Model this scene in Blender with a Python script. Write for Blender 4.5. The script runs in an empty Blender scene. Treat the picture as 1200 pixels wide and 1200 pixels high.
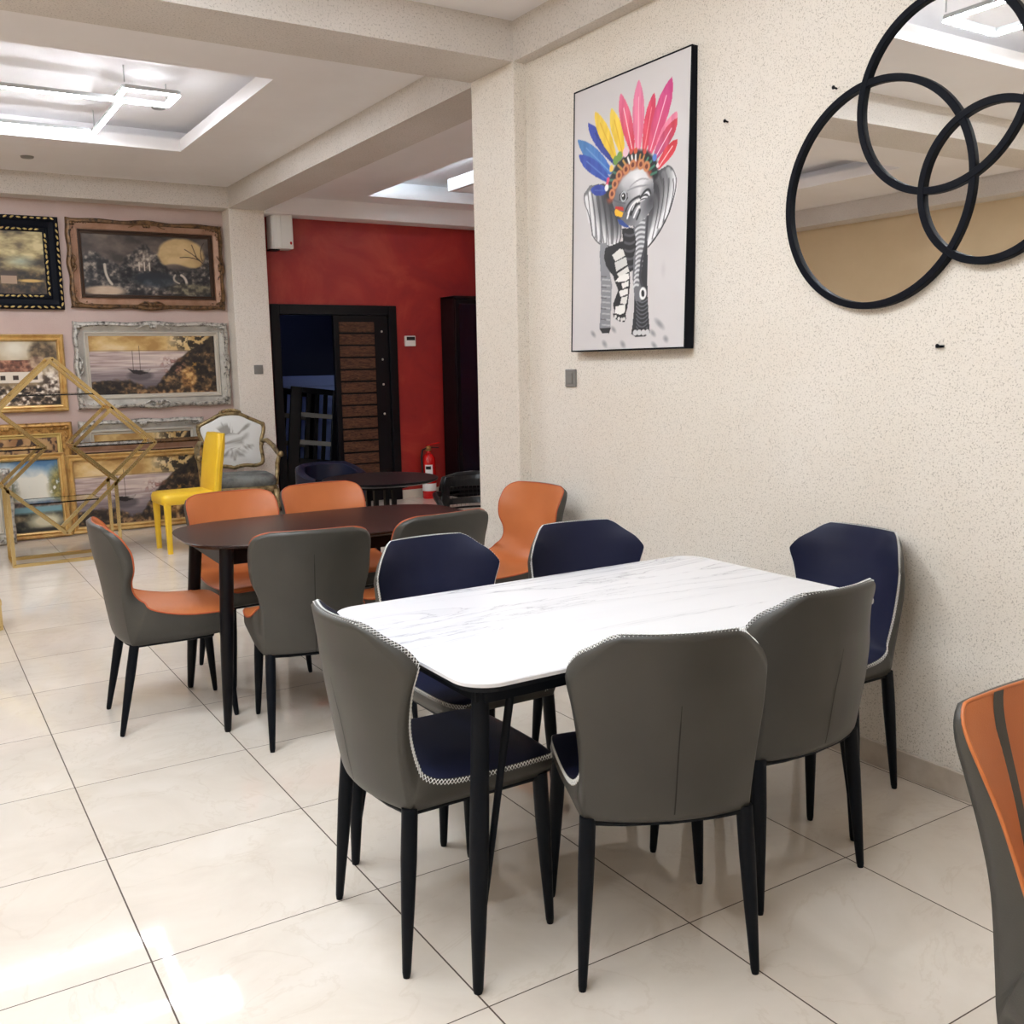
import bpy, bmesh, math, random
import numpy as np
from mathutils import Vector, Matrix

random.seed(7)
SC = bpy.context.scene
COL = SC.collection
PI = math.pi

# ------------------------------------------------------------------ colours and materials
def lin(c):
    c = np.asarray(c, float) / 255.0
    return np.where(c <= 0.04045, c / 12.92, ((c + 0.055) / 1.055) ** 2.4)

def rgb(r, g, b):
    return tuple(float(x) for x in lin((r, g, b))) + (1.0,)

MATS = {}
def new_mat(name):
    m = bpy.data.materials.new(name)
    m.use_nodes = True
    MATS[name] = m
    nt = m.node_tree
    return m, nt, nt.nodes['Principled BSDF']

def node(nt, typ, **kw):
    n = nt.nodes.new(typ)
    for k, v in kw.items():
        if k in n.inputs:
            n.inputs[k].default_value = v
        else:
            setattr(n, k, v)
    return n

def ramp(nt, stops):
    n = nt.nodes.new('ShaderNodeValToRGB')
    e = n.color_ramp.elements
    while len(e) < len(stops):
        e.new(0.5)
    for el, (p, c) in zip(e, stops):
        el.position = p
        el.color = c
    return n

def noise(nt, scale, detail=4.0, rough=0.55, vec=None, dist=0.0):
    n = node(nt, 'ShaderNodeTexNoise')
    n.inputs['Scale'].default_value = scale
    n.inputs['Detail'].default_value = detail
    n.inputs['Roughness'].default_value = rough
    n.inputs['Distortion'].default_value = dist
    if vec is not None:
        nt.links.new(vec, n.inputs['Vector'])
    return n

def objvec(nt, scale=None):
    tc = node(nt, 'ShaderNodeTexCoord')
    if scale is None:
        return tc.outputs['Object']
    mp = node(nt, 'ShaderNodeMapping')
    mp.inputs['Scale'].default_value = scale
    nt.links.new(tc.outputs['Object'], mp.inputs['Vector'])
    return mp.outputs['Vector']

def bump(nt, bsdf, height, strength, dist):
    b = node(nt, 'ShaderNodeBump')
    b.inputs['Strength'].default_value = strength
    b.inputs['Distance'].default_value = dist
    nt.links.new(height, b.inputs['Height'])
    nt.links.new(b.outputs['Normal'], bsdf.inputs['Normal'])

def pbr(name, col, rough=0.5, metal=0.0, spec=0.5, var=None, bumps=None, coat=0.0):
    """col: base colour; var=(scale, colour2, lo, hi) noise mix; bumps=(scale, strength, distance)"""
    m, nt, b = new_mat(name)
    b.inputs['Base Color'].default_value = col
    b.inputs['Roughness'].default_value = rough
    b.inputs['Metallic'].default_value = metal
    b.inputs['Specular IOR Level'].default_value = spec
    b.inputs['Coat Weight'].default_value = coat
    v = objvec(nt)
    if var:
        n = noise(nt, var[0], 5.0, 0.6, v)
        r = ramp(nt, [(var[2], col), (var[3], var[1])])
        nt.links.new(n.outputs['Fac'], r.inputs['Fac'])
        nt.links.new(r.outputs['Color'], b.inputs['Base Color'])
    if bumps:
        n2 = noise(nt, bumps[0], 3.0, 0.6, v)
        bump(nt, b, n2.outputs['Fac'], bumps[1], bumps[2])
    return m

def emit(name, col, strength):
    m, nt, b = new_mat(name)
    b.inputs['Base Color'].default_value = col
    b.inputs['Emission Color'].default_value = col
    b.inputs['Emission Strength'].default_value = strength
    return m

def plaster(name, c0, c1, speck, fine=330.0, amount=0.62, b_str=0.35):
    """stippled plaster: slow tone drift plus small darker pits"""
    m, nt, b = new_mat(name)
    b.inputs['Roughness'].default_value = 0.55
    v = objvec(nt)
    big = noise(nt, 1.3, 4.0, 0.6, v)
    r = ramp(nt, [(0.35, c0), (0.68, c1)])
    nt.links.new(big.outputs['Fac'], r.inputs['Fac'])
    sp = noise(nt, fine * 0.55, 2.0, 0.7, v)
    rs = ramp(nt, [(amount, (0, 0, 0, 1)), (amount + 0.11, (1, 1, 1, 1))])
    nt.links.new(sp.outputs['Fac'], rs.inputs['Fac'])
    mx = node(nt, 'ShaderNodeMixRGB')
    mx.inputs['Color2'].default_value = speck
    nt.links.new(r.outputs['Color'], mx.inputs['Color1'])
    nt.links.new(rs.outputs['Color'], mx.inputs['Fac'])
    nt.links.new(mx.outputs['Color'], b.inputs['Base Color'])
    n2 = noise(nt, fine * 0.5, 3.0, 0.6, v)
    bump(nt, b, n2.outputs['Fac'], b_str, 0.004)
    return m

plaster('cream_plaster', rgb(234, 227, 217), rgb(229, 220, 207), rgb(184, 174, 160), amount=0.555)
plaster('beam_plaster', rgb(218, 211, 204), rgb(208, 200, 191), rgb(176, 168, 160), 200.0, 0.56, 0.5)
plaster('mauve_plaster', rgb(200, 178, 169), rgb(186, 162, 153), rgb(172, 148, 140), 200.0)
pbr('ceiling_paint', rgb(242, 239, 239), 0.7, var=(1.0, rgb(236, 232, 231), 0.35, 0.7))
pbr('far_wall_paint', rgb(222, 200, 164), 0.7, var=(1.2, rgb(212, 189, 152), 0.35, 0.7))

def red_paint():
    m, nt, b = new_mat('red_paint')
    b.inputs['Roughness'].default_value = 0.45
    v = objvec(nt)
    n = noise(nt, 1.4, 6.0, 0.62, v, 0.6)
    r = ramp(nt, [(0.3, rgb(128, 22, 26)), (0.55, rgb(158, 36, 30)), (0.75, rgb(180, 66, 48))])
    nt.links.new(n.outputs['Fac'], r.inputs['Fac'])
    nt.links.new(r.outputs['Color'], b.inputs['Base Color'])
red_paint()

def floor_mat(ox, oy, t):
    m, nt, b = new_mat('floor_tiles')
    L = nt.links
    tc = node(nt, 'ShaderNodeTexCoord')
    sep = node(nt, 'ShaderNodeSeparateXYZ')
    L.new(tc.outputs['Object'], sep.inputs[0])
    def math_(op, a, bb=None):
        n = node(nt, 'ShaderNodeMath'); n.operation = op
        for k, x in enumerate((a, bb)):
            if x is None: continue
            if isinstance(x, (int, float)): n.inputs[k].default_value = x
            else: L.new(x, n.inputs[k])
        return n.outputs[0]
    cells, dists = [], []
    for out, o in (('X', ox), ('Y', oy)):
        s = math_('DIVIDE', math_('SUBTRACT', sep.outputs[out], o), t)
        cells.append(math_('FLOOR', s))
        fr = math_('FRACT', s)
        dists.append(math_('MULTIPLY', math_('MINIMUM', fr, math_('SUBTRACT', 1.0, fr)), t))
    # joints running away from the lens are a little wider than the cross joints
    jx = math_('LESS_THAN', dists[0], 0.0021)
    jy = math_('LESS_THAN', dists[1], 0.0017)
    joint = math_('MAXIMUM', jx, jy)
    comb = node(nt, 'ShaderNodeCombineXYZ')
    L.new(cells[0], comb.inputs[0]); L.new(cells[1], comb.inputs[1])
    wn = node(nt, 'ShaderNodeTexWhiteNoise'); wn.noise_dimensions = '2D'
    L.new(comb.outputs[0], wn.inputs['Vector'])
    off = node(nt, 'ShaderNodeVectorMath'); off.operation = 'MULTIPLY_ADD'
    L.new(wn.outputs['Color'], off.inputs[0]); off.inputs[1].default_value = (9, 9, 9)
    L.new(tc.outputs['Object'], off.inputs[2])
    cloud = noise(nt, 2.2, 6.0, 0.6, off.outputs[0], 0.7)
    base = ramp(nt, [(0.3, rgb(213, 202, 189)), (0.5, rgb(221, 211, 198)), (0.72, rgb(228, 219, 208))])
    L.new(cloud.outputs['Fac'], base.inputs['Fac'])
    vn = noise(nt, 1.7, 7.0, 0.62, off.outputs[0], 1.6)
    vr = ramp(nt, [(0.485, (0, 0, 0, 1)), (0.5, (1, 1, 1, 1)), (0.515, (0, 0, 0, 1))])
    L.new(vn.outputs['Fac'], vr.inputs['Fac'])
    vm = node(nt, 'ShaderNodeMixRGB'); vm.inputs['Color2'].default_value = rgb(196, 180, 160)
    vf = math_('MULTIPLY', vr.outputs['Color'], 0.22)
    L.new(vf, vm.inputs['Fac']); L.new(base.outputs['Color'], vm.inputs['Color1'])
    # tone of each tile
    tv = node(nt, 'ShaderNodeHueSaturation')
    L.new(vm.outputs['Color'], tv.inputs['Color'])
    L.new(math_('ADD', math_('MULTIPLY', wn.outputs['Value'], 0.06), 0.97), tv.inputs['Value'])
    jm = node(nt, 'ShaderNodeMixRGB'); jm.inputs['Color2'].default_value = rgb(74, 58, 44)
    L.new(joint, jm.inputs['Fac']); L.new(tv.outputs['Color'], jm.inputs['Color1'])
    L.new(jm.outputs['Color'], b.inputs['Base Color'])
    rn = noise(nt, 6.0, 4.0, 0.6, off.outputs[0])
    L.new(math_('ADD', math_('ADD', math_('MULTIPLY', rn.outputs['Fac'], 0.03), 0.03), math_('MULTIPLY', joint, 0.5)), b.inputs['Roughness'])
    b.inputs['Specular IOR Level'].default_value = 0.42
    wv = noise(nt, 3.0, 2.0, 0.5, off.outputs[0])
    h = math_('SUBTRACT', math_('MULTIPLY', wv.outputs['Fac'], 1.0), math_('MULTIPLY', joint, 0.8))
    bump(nt, b, h, 0.12, 0.0015)
floor_mat(0.4002, 2.3403, 0.6)

def marble(name='white_marble'):
    m, nt, b = new_mat(name)
    L = nt.links
    v = objvec(nt, (0.42, 2.9, 1.0))
    n = noise(nt, 1.9, 8.0, 0.58, v, 0.9)
    r = ramp(nt, [(0.40, (0, 0, 0, 1)), (0.494, (.16, .16, .16, 1)), (0.5, (1, 1, 1, 1)), (0.505, (.2, .2, .2, 1)), (0.53, (0, 0, 0, 1))])
    L.new(n.outputs['Fac'], r.inputs['Fac'])
    mx = node(nt, 'ShaderNodeMixRGB')
    mx.inputs['Color1'].default_value = rgb(226, 226, 229)
    mx.inputs['Color2'].default_value = rgb(130, 132, 144)
    mm = node(nt, 'ShaderNodeMath'); mm.operation = 'MULTIPLY'; mm.inputs[1].default_value = 0.8
    n3 = noise(nt, 1.1, 3.0, 0.5, v)
    r3 = ramp(nt, [(0.40, (0, 0, 0, 1)), (0.58, (1, 1, 1, 1))])
    L.new(n3.outputs['Fac'], r3.inputs['Fac'])
    m4 = node(nt, 'ShaderNodeMath'); m4.operation = 'MULTIPLY'
    L.new(r.outputs['Color'], m4.inputs[0]); L.new(r3.outputs['Color'], m4.inputs[1])
    L.new(m4.outputs[0], mm.inputs[0]); L.new(mm.outputs[0], mx.inputs['Fac'])
    L.new(mx.outputs['Color'], b.inputs['Base Color'])
    b.inputs['Roughness'].default_value = 0.16
marble()

def wood(name, c0, c1, scale, rough=0.35, rings=7.0):
    m, nt, b = new_mat(name)
    v = objvec(nt, scale)
    n = noise(nt, rings, 7.0, 0.65, v, 1.2)
    r = ramp(nt, [(0.34, c0), (0.66, c1)])
    nt.links.new(n.outputs['Fac'], r.inputs['Fac'])
    nt.links.new(r.outputs['Color'], b.inputs['Base Color'])
    b.inputs['Roughness'].default_value = rough
    b.inputs['Specular IOR Level'].default_value = 0.28
    bump(nt, b, n.outputs['Fac'], 0.15, 0.002)
wood('dark_walnut', rgb(30, 18, 17), rgb(56, 38, 34), (1.2, 9.0, 3.0), 0.27)
wood('slat_wood', rgb(40, 24, 17), rgb(104, 68, 48), (3.0, 3.0, 14.0), 0.5, 5.0)

def leather(name, c, c2, rough=0.42, spec=0.45):
    m, nt, b = new_mat(name)
    v = objvec(nt)
    n = noise(nt, 5.0, 3.0, 0.5, v)
    r = ramp(nt, [(0.3, c), (0.7, c2)])
    nt.links.new(n.outputs['Fac'], r.inputs['Fac'])
    nt.links.new(r.outputs['Color'], b.inputs['Base Color'])
    b.inputs['Roughness'].default_value = rough
    b.inputs['Specular IOR Level'].default_value = spec
    vo = node(nt, 'ShaderNodeTexVoronoi'); vo.inputs['Scale'].default_value = 420.0
    nt.links.new(v, vo.inputs['Vector'])
    bump(nt, b, vo.outputs['Distance'], 0.12, 0.0015)
leather('grey_leather', rgb(59, 57, 53), rgb(66, 64, 59))
leather('navy_leather', rgb(22, 26, 50), rgb(28, 32, 58), 0.5, 0.25)
leather('orange_leather', rgb(186, 104, 54), rgb(197, 115, 63), 0.45)
leather('blue_leather', rgb(13, 18, 38), rgb(18, 25, 50), 0.4)
leather('yellow_leather', rgb(228, 184, 36), rgb(236, 196, 56), 0.4)
pbr('white_thread', rgb(238, 238, 236), 0.6)
pbr('seam_dark', rgb(28, 27, 26), 0.7)
pbr('orange_piping', rgb(176, 84, 44), 0.5)
pbr('dark_piping', rgb(60, 40, 30), 0.6)
pbr('black_metal', rgb(11, 15, 22), 0.5, 0.0, 0.14)
pbr('black_satin', rgb(9, 9, 14), 0.35, 0.0, 0.2)
pbr('black_frame', rgb(10, 13, 22), 0.55, 0.0, 0.12)
pbr('black_plastic', rgb(18, 18, 21), 0.35)
pbr('brass', rgb(232, 206, 146), 0.2, 1.0)
pbr('dark_glass_shelf', rgb(22, 24, 26), 0.08)
pbr('aged_bronze', rgb(128, 96, 64), 0.4, 0.4, var=(30.0, rgb(48, 34, 24), 0.42, 0.66), bumps=(60.0, 0.5, 0.006))
pbr('bronze_panel', rgb(170, 134, 112), 0.4, 0.3, var=(8.0, rgb(146, 108, 82), 0.4, 0.7))
pbr('silver_panel', rgb(186, 182, 173), 0.36, 0.35, var=(8.0, rgb(158, 154, 145), 0.4, 0.7))
pbr('gold_panel', rgb(216, 182, 118), 0.36, 0.4, var=(10.0, rgb(186, 142, 84), 0.4, 0.7))
pbr('aged_silver', rgb(196, 192, 184), 0.4, 0.35, var=(30.0, rgb(72, 66, 60), 0.45, 0.68), bumps=(60.0, 0.5, 0.006))
pbr('gilt', rgb(196, 152, 88), 0.36, 0.5, var=(30.0, rgb(96, 62, 30), 0.46, 0.7), bumps=(60.0, 0.4, 0.004))
pbr('gilt_light', rgb(216, 190, 120), 0.34, 0.5)
pbr('bronze_dark', rgb(62, 44, 32), 0.4, 0.4)
pbr('silver_light', rgb(206, 200, 188), 0.3, 0.4)
pbr('chair_gilt', rgb(158, 138, 98), 0.35, 0.6, var=(22.0, rgb(82, 66, 42), 0.45, 0.7))
pbr('grey_velvet', rgb(122, 124, 120), 0.7, var=(9.0, rgb(78, 80, 78), 0.4, 0.65))
pbr('extinguisher_red', rgb(196, 22, 22), 0.25)
pbr('white_plastic', rgb(226, 224, 218), 0.35)
pbr('grey_plastic', rgb(128, 126, 122), 0.4)
pbr('light_grey_plastic', rgb(188, 190, 190), 0.4)
pbr('white_card', rgb(230, 230, 230), 0.6)
pbr('blue_lit_board', rgb(150, 170, 226), 0.5)  # white board, the store's bluish light put into its colour
pbr('blue_glass', rgb(8, 11, 26), 0.2, spec=0.35)
pbr('skirting_tile', rgb(206, 196, 180), 0.3, var=(5.0, rgb(186, 174, 158), 0.4, 0.7))
pbr('skirting_grey', rgb(206, 196, 184), 0.4, var=(7.0, rgb(180, 168, 154), 0.4, 0.75))
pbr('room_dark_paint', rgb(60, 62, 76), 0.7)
emit('led_white', (0.86, 0.93, 1.0, 1), 75.0)
emit('led_rear', (0.88, 0.93, 1.0, 1), 54.0)
emit('led_cool', (0.72, 0.88, 1.0, 1), 40.0)
m, nt, b = new_mat('mirror_silver')
b.inputs['Base Color'].default_value = (0.86, 0.86, 0.85, 1); b.inputs['Metallic'].default_value = 1.0; b.inputs['Roughness'].default_value = 0.012
m, nt, b = new_mat('painted_canvas')
at = node(nt, 'ShaderNodeAttribute'); at.attribute_name = 'paint'
nt.links.new(at.outputs['Color'], b.inputs['Base Color']); b.inputs['Roughness'].default_value = 0.5
m, nt, b = new_mat('clear_glass')
b.inputs['Base Color'].default_value = (0.9, 0.95, 0.94, 1); b.inputs['Roughness'].default_value = 0.02
b.inputs['Transmission Weight'].default_value = 1.0; b.inputs['IOR'].default_value = 1.1

# ------------------------------------------------------------------ mesh builder
class MB:
    def __init__(s):
        s.v = []; s.f = []
    def add(s, vs, fs):
        n = len(s.v)
        s.v += [tuple(map(float, p)) for p in vs]
        s.f += [tuple(i + n for i in f) for f in fs]
        return s
    def box(s, x0, y0, z0, x1, y1, z1):
        vs = [(x0, y0, z0), (x1, y0, z0), (x1, y1, z0), (x0, y1, z0), (x0, y0, z1), (x1, y0, z1), (x1, y1, z1), (x0, y1, z1)]
        return s.add(vs, [(3, 2, 1, 0), (4, 5, 6, 7), (0, 1, 5, 4), (1, 2, 6, 5), (2, 3, 7, 6), (3, 0, 4, 7)])
    def bar(s, p, q, w, h, up=(0, 0, 1)):
        p = Vector(p); q = Vector(q); d = (q - p).normalized(); u = Vector(up)
        if abs(d.dot(u)) > 0.98: u = Vector((0, 1, 0))
        a = d.cross(u).normalized(); bb = a.cross(d).normalized()
        c = [(-1, -1), (1, -1), (1, 1), (-1, 1)]
        vs = [p + a * (i * w / 2) + bb * (j * h / 2) for i, j in c] + [q + a * (i * w / 2) + bb * (j * h / 2) for i, j in c]
        return s.add(vs, [(3, 2, 1, 0), (4, 5, 6, 7), (0, 1, 5, 4), (1, 2, 6, 5), (2, 3, 7, 6), (3, 0, 4, 7)])
    def tube(s, pts, r, n=8, closed=False, caps=True):
        pts = [Vector(p) for p in pts]; m = len(pts)
        rs = r if isinstance(r, (list, tuple)) else [r] * m
        vs = []; prev = None
        for i in range(m):
            if closed: d = pts[(i + 1) % m] - pts[i - 1]
            else: d = pts[min(i + 1, m - 1)] - pts[max(i - 1, 0)]
            d.normalize()
            if prev is None:
                up = Vector((0, 0, 1)) if abs(d.z) < 0.9 else Vector((1, 0, 0))
                a = d.cross(up).normalized()
            else:
                a = (prev - d * prev.dot(d))
                a = a.normalized() if a.length > 1e-6 else d.orthogonal().normalized()
            prev = a; bb = d.cross(a)
            for k in range(n):
                t = 2 * PI * k / n
                vs.append(pts[i] + (a * math.cos(t) + bb * math.sin(t)) * rs[i])
        fs = []
        for i in range(m if closed else m - 1):
            j = (i + 1) % m
            for k in range(n):
                l = (k + 1) % n
                fs.append((i * n + k, i * n + l, j * n + l, j * n + k))
        if caps and not closed:
            fs.append(tuple(range(n))[::-1]); fs.append(tuple((m - 1) * n + k for k in range(n)))
        return s.add(vs, fs)
    def lathe(s, prof, n=24, center=(0, 0, 0)):
        cx, cy, cz = center; vs = []; fs = []
        for r, z in prof:
            for k in range(n):
                t = 2 * PI * k / n
                vs.append((cx + r * math.cos(t), cy + r * math.sin(t), cz + z))
        for i in range(len(prof) - 1):
            for k in range(n):
                l = (k + 1) % n
                fs.append((i * n + k, i * n + l, (i + 1) * n + l, (i + 1) * n + k))
        fs.append(tuple(range(n))[::-1]); fs.append(tuple((len(prof) - 1) * n + k for k in range(n)))
        return s.add(vs, fs)
    def prism(s, outline, z0, z1):
        n = len(outline)
        vs = [(x, y, z0) for x, y in outline] + [(x, y, z1) for x, y in outline]
        fs = [tuple(range(n))[::-1], tuple(range(n, 2 * n))] + [(i, (i + 1) % n, n + (i + 1) % n, n + i) for i in range(n)]
        return s.add(vs, fs)
    def rings(s, loops, cap=True):
        """stack of equal-length closed loops of 3D points"""
        n = len(loops[0]); vs = [p for l in loops for p in l]; fs = []
        for i in range(len(loops) - 1):
            for k in range(n):
                l = (k + 1) % n
                fs.append((i * n + k, i * n + l, (i + 1) * n + l, (i + 1) * n + k))
        if cap:
            fs.append(tuple(range(n))[::-1]); fs.append(tuple((len(loops) - 1) * n + k for k in range(n)))
        return s.add(vs, fs)
    def grid(s, P, flip=False):
        a, b_ = P.shape[:2]
        vs = P.reshape(-1, 3); fs = []
        for i in range(a - 1):
            for j in range(b_ - 1):
                q = (i * b_ + j, i * b_ + j + 1, (i + 1) * b_ + j + 1, (i + 1) * b_ + j)
                fs.append(q[::-1] if flip else q)
        return s.add(vs, fs)
    def blob(s, c, r, rot=0.0, n=8, m=5):
        """ellipsoid with radii r, turned by rot about the y axis (the picture plane normal)"""
        c = Vector(c); vs = []; fs = []
        M = Matrix.Rotation(rot, 3, 'Y')
        vs.append(c + M @ Vector((0, 0, r[2])))
        for i in range(1, m):
            ph = PI * i / m
            for k in range(n):
                t = 2 * PI * k / n
                vs.append(c + M @ Vector((r[0] * math.sin(ph) * math.cos(t), r[1] * math.sin(ph) * math.sin(t), r[2] * math.cos(ph))))
        vs.append(c + M @ Vector((0, 0, -r[2])))
        for k in range(n):
            fs.append((0, 1 + k, 1 + (k + 1) % n))
        for i in range(m - 2):
            for k in range(n):
                l = (k + 1) % n
                fs.append((1 + i * n + k, 1 + (i + 1) * n + k, 1 + (i + 1) * n + l, 1 + i * n + l))
        e = len(vs) - 1
        for k in range(n):
            fs.append((e, 1 + (m - 2) * n + (k + 1) % n, 1 + (m - 2) * n + k))
        return s.add(vs, fs)
    def build(s, name, mat, parent=None, smooth=False, bevel=0.0, loc=None, sharp=None, seg=2):
        me = bpy.data.meshes.new(name)
        me.from_pydata(s.v, [], s.f)
        bm = bmesh.new(); bm.from_mesh(me)
        bmesh.ops.recalc_face_normals(bm, faces=bm.faces)
        bm.to_mesh(me); bm.free()
        me.materials.append(MATS[mat] if isinstance(mat, str) else mat)
        o = bpy.data.objects.new(name, me); COL.objects.link(o)
        if smooth:
            me.polygons.foreach_set('use_smooth', [True] * len(me.polygons))
            if sharp: me.set_sharp_from_angle(angle=math.radians(sharp))
        if bevel:
            md = o.modifiers.new('Bevel', 'BEVEL'); md.width = bevel; md.segments = seg; md.limit_method = 'ANGLE'; md.angle_limit = math.radians(40)
        if parent is not None: o.parent = parent
        if loc is not None: o.location = loc
        return o

def box(*a): return MB().box(*a)

def tag(o, label=None, cat=None, group=None, kind=None):
    if label: o['label'] = label
    if cat: o['category'] = cat
    if group: o['group'] = group
    if kind: o['kind'] = kind
    return o

def thing(name, label, cat, loc=(0, 0, 0), rot=0.0, group=None):
    o = bpy.data.objects.new(name, None); COL.objects.link(o)
    o.empty_display_size = 0.1
    o.location = loc
    o.rotation_euler = rot if isinstance(rot, tuple) else (0, 0, rot)
    return tag(o, label, cat, group)

def struct(name, mb, mat, label=None, **kw):
    o = mb.build(name, mat, **kw); o['kind'] = 'structure'
    if label: o['label'] = label
    return o

def dup(root, loc, rot=0.0, label=None):
    r = root.copy(); COL.objects.link(r)
    r.location = loc; r.rotation_euler = (0, 0, rot)
    if label: r['label'] = label
    for ch in list(root.children):
        c = ch.copy(); COL.objects.link(c); c.parent = r
        for g in ch.children:
            d = g.copy(); COL.objects.link(d); d.parent = c
    return r

def rrect(x0, y0, x1, y1, r, n=8):
    out = []
    for cx, cy, a in ((x1 - r, y1 - r, 0), (x0 + r, y1 - r, 90), (x0 + r, y0 + r, 180), (x1 - r, y0 + r, 270)):
        for k in range(n + 1):
            t = math.radians(a + 90 * k / n)
            out.append((cx + r * math.cos(t), cy + r * math.sin(t)))
    return out

# ------------------------------------------------------------------ camera
CR = ((0.8469, -0.0944, 0.5233), (-0.5314, -0.1173, 0.8390), (-0.0178, -0.9886, -0.1495))
FPX = 1145.493
cam = bpy.data.cameras.new('camera'); camo = bpy.data.objects.new('camera', cam); COL.objects.link(camo)
Mx = Matrix(((CR[0][0], -CR[0][1], -CR[0][2], 0.0), (CR[1][0], -CR[1][1], -CR[1][2], 0.0), (CR[2][0], -CR[2][1], -CR[2][2], 1.42663), (0, 0, 0, 1)))
q = Mx.to_quaternion()
camo.rotation_mode = 'QUATERNION'; camo.rotation_quaternion = q; camo.location = (0, 0, 1.42663)
cam.sensor_width = 36.0; cam.lens = FPX / 1200.0 * 36.0; cam.clip_start = 0.05; cam.clip_end = 60
SC.camera = camo

# ------------------------------------------------------------------ the room
XW = 2.825            # cream wall
YP0, YP1 = 4.327, 4.75  # pier at the end of the cream wall
ZS, ZC = 2.91, 3.10   # beam soffits, ceiling
XL, YB, YR = -3.6, 9.60, 9.57
XR = 6.9
YF = -3.2
struct('floor', box(XL - .1, YF - .1, -0.1, XR + .1, 11.7, 0.0), 'floor_tiles')
struct('wall_right', box(XW, YF, 0, XW + 0.2, YP0, 3.5), 'cream_plaster')
struct('wall_left', box(XL - 0.1, YF, 0, XL, YB + .1, 3.5), 'far_wall_paint')
struct('wall_front', box(XL - .1, YF - 0.1, 0, XW + .2, YF, 3.5), 'cream_plaster')
struct('wall_back', box(XL - .1, YB, 0, 3.13, YB + 0.1, 3.5), 'mauve_plaster')
DX0, DX1, DZ = 3.20, 4.56, 2.055
w = MB()
w.box(3.13, YR, 0, DX0 + .02, YR + 0.12, 3.5).box(DX1 - .02, YR, 0, XR, YR + 0.12, 3.5).box(DX0 + .02, YR, DZ - .02, DX1 - .02, YR + 0.12, 3.5)
struct('wall_red', w, 'red_paint')
struct('wall_far_right', box(XR, YP1, 0, XR + 0.1, 11.7, 3.5), 'red_paint')
struct('wall_behind_pillar', box(XW + .2, YP1 - 0.12, 0, XR, YP1, 3.5), 'cream_plaster')
struct('pillar', box(2.752, YP0, 0, XW + .2, YP1, 3.2), 'cream_plaster', bevel=0.006)
struct('pillar', box(2.795, 9.38, 0, 3.135, YB + .05, 3.2), 'cream_plaster', bevel=0.006)
struct('beam', box(XL, YP0, ZS, 2.752, YP1, 3.5), 'beam_plaster')
struct('beam', box(2.752, YF, ZS, XW + .05, YP0, 3.5), 'beam_plaster')
struct('beam', box(2.795, YP1, ZS, 3.135, 9.38, 3.5), 'beam_plaster')
struct('beam', box(XL, 9.38, ZS, 2.795, YB, 3.5), 'beam_plaster')
struct('beam', box(XL, YP1, ZS, XL + .3, 9.38, 3.5), 'beam_plaster')
struct('beam', box(3.135, 9.33, 2.885, XR, YR, 3.5), 'ceiling_paint')

def tray(name, x0, y0, x1, y1, hx0, hy0, hx1, hy1, z, lip=0.09, recess=0.22, top=0.19, mat='ceiling_paint'):
    """ceiling slab with a rectangular opening, a lip round it and a wider recess above"""
    m = MB()
    for a in ((x0, y0, x1, hy0), (x0, hy1, x1, y1), (x0, hy0, hx0, hy1), (hx1, hy0, x1, hy1)):
        m.box(a[0], a[1], z, a[2], a[3], z + lip)
    o = struct(name, m, mat)
    r = MB()
    rx0, ry0, rx1, ry1 = hx0 - recess, hy0 - recess, hx1 + recess, hy1 + recess
    r.box(rx0, ry0, z + top, rx1, ry1, z + top + .03)
    for a in ((rx0 - .03, ry0, rx0, ry1), (rx1, ry0, rx1 + .03, ry1), (rx0, ry0 - .03, rx1, ry0), (rx0, ry1, rx1, ry1 + .03)):
        r.box(a[0], a[1], z + lip, a[2], a[3], z + top + .03)
    struct(name, r, mat)
    return o
tray('ceiling', XL, YP1, 2.795, 9.38, -2.2, 5.84, 2.05, 8.04, ZC)
tray('ceiling', XL, YF, 2.752, YP0, -2.6, -2.2, 1.75, 3.56, ZC)
tray('ceiling', 3.135, YP1, XR, 9.33, 4.03, 5.6, 6.2, 8.98, 3.05)
struct('trim_1', MB().box(4.62, 5.75, 3.055, 4.66, 8.45, 3.165).box(4.66, 8.41, 3.055, 6.1, 8.45, 3.165), 'ceiling_paint', 'white dropped pelmet in the ceiling tray before the red wall')
# skirtings
struct('baseboard_right', box(XW - .014, YF, 0, XW, YP0, 0.088), 'skirting_grey', bevel=0.003)
struct('baseboard_red', MB().box(DX1 + .01, YR - .014, 0, XR, YR, 0.095), 'skirting_tile', bevel=0.003)
struct('baseboard_back', box(XL, YB - .012, 0, 2.795, YB, 0.08), 'skirting_tile')
# doorway in the red wall with the dark store behind it
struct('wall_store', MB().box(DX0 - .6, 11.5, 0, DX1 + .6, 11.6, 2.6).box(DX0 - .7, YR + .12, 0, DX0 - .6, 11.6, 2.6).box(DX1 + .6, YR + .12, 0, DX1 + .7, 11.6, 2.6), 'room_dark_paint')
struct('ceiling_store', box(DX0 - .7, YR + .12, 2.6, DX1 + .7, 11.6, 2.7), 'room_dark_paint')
d = bpy.data.objects.new('door_1', None); COL.objects.link(d); d.location = (DX0, YR, 0); tag(d, 'black framed door in the red wall with a wooden slatted leaf', kind='structure')
WD = DX1 - DX0
MB().box(0, -.03, 0, .09, .1, DZ).box(WD - .09, -.03, 0, WD, .1, DZ).box(.09, -.03, DZ - .1, WD - .09, .1, DZ).build('door_frame', 'black_satin', d, bevel=.006)
MB().box(.66, 0, .01, WD - .09, .05, DZ - .1).build('door_leaf', 'black_satin', d, bevel=.004)
for k in range(13):
    z0 = .30 + k * 0.1235
    MB().box(.715, -.016, z0, 1.105, 0, z0 + .104).build('slat', 'slat_wood', d, bevel=.003)
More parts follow.
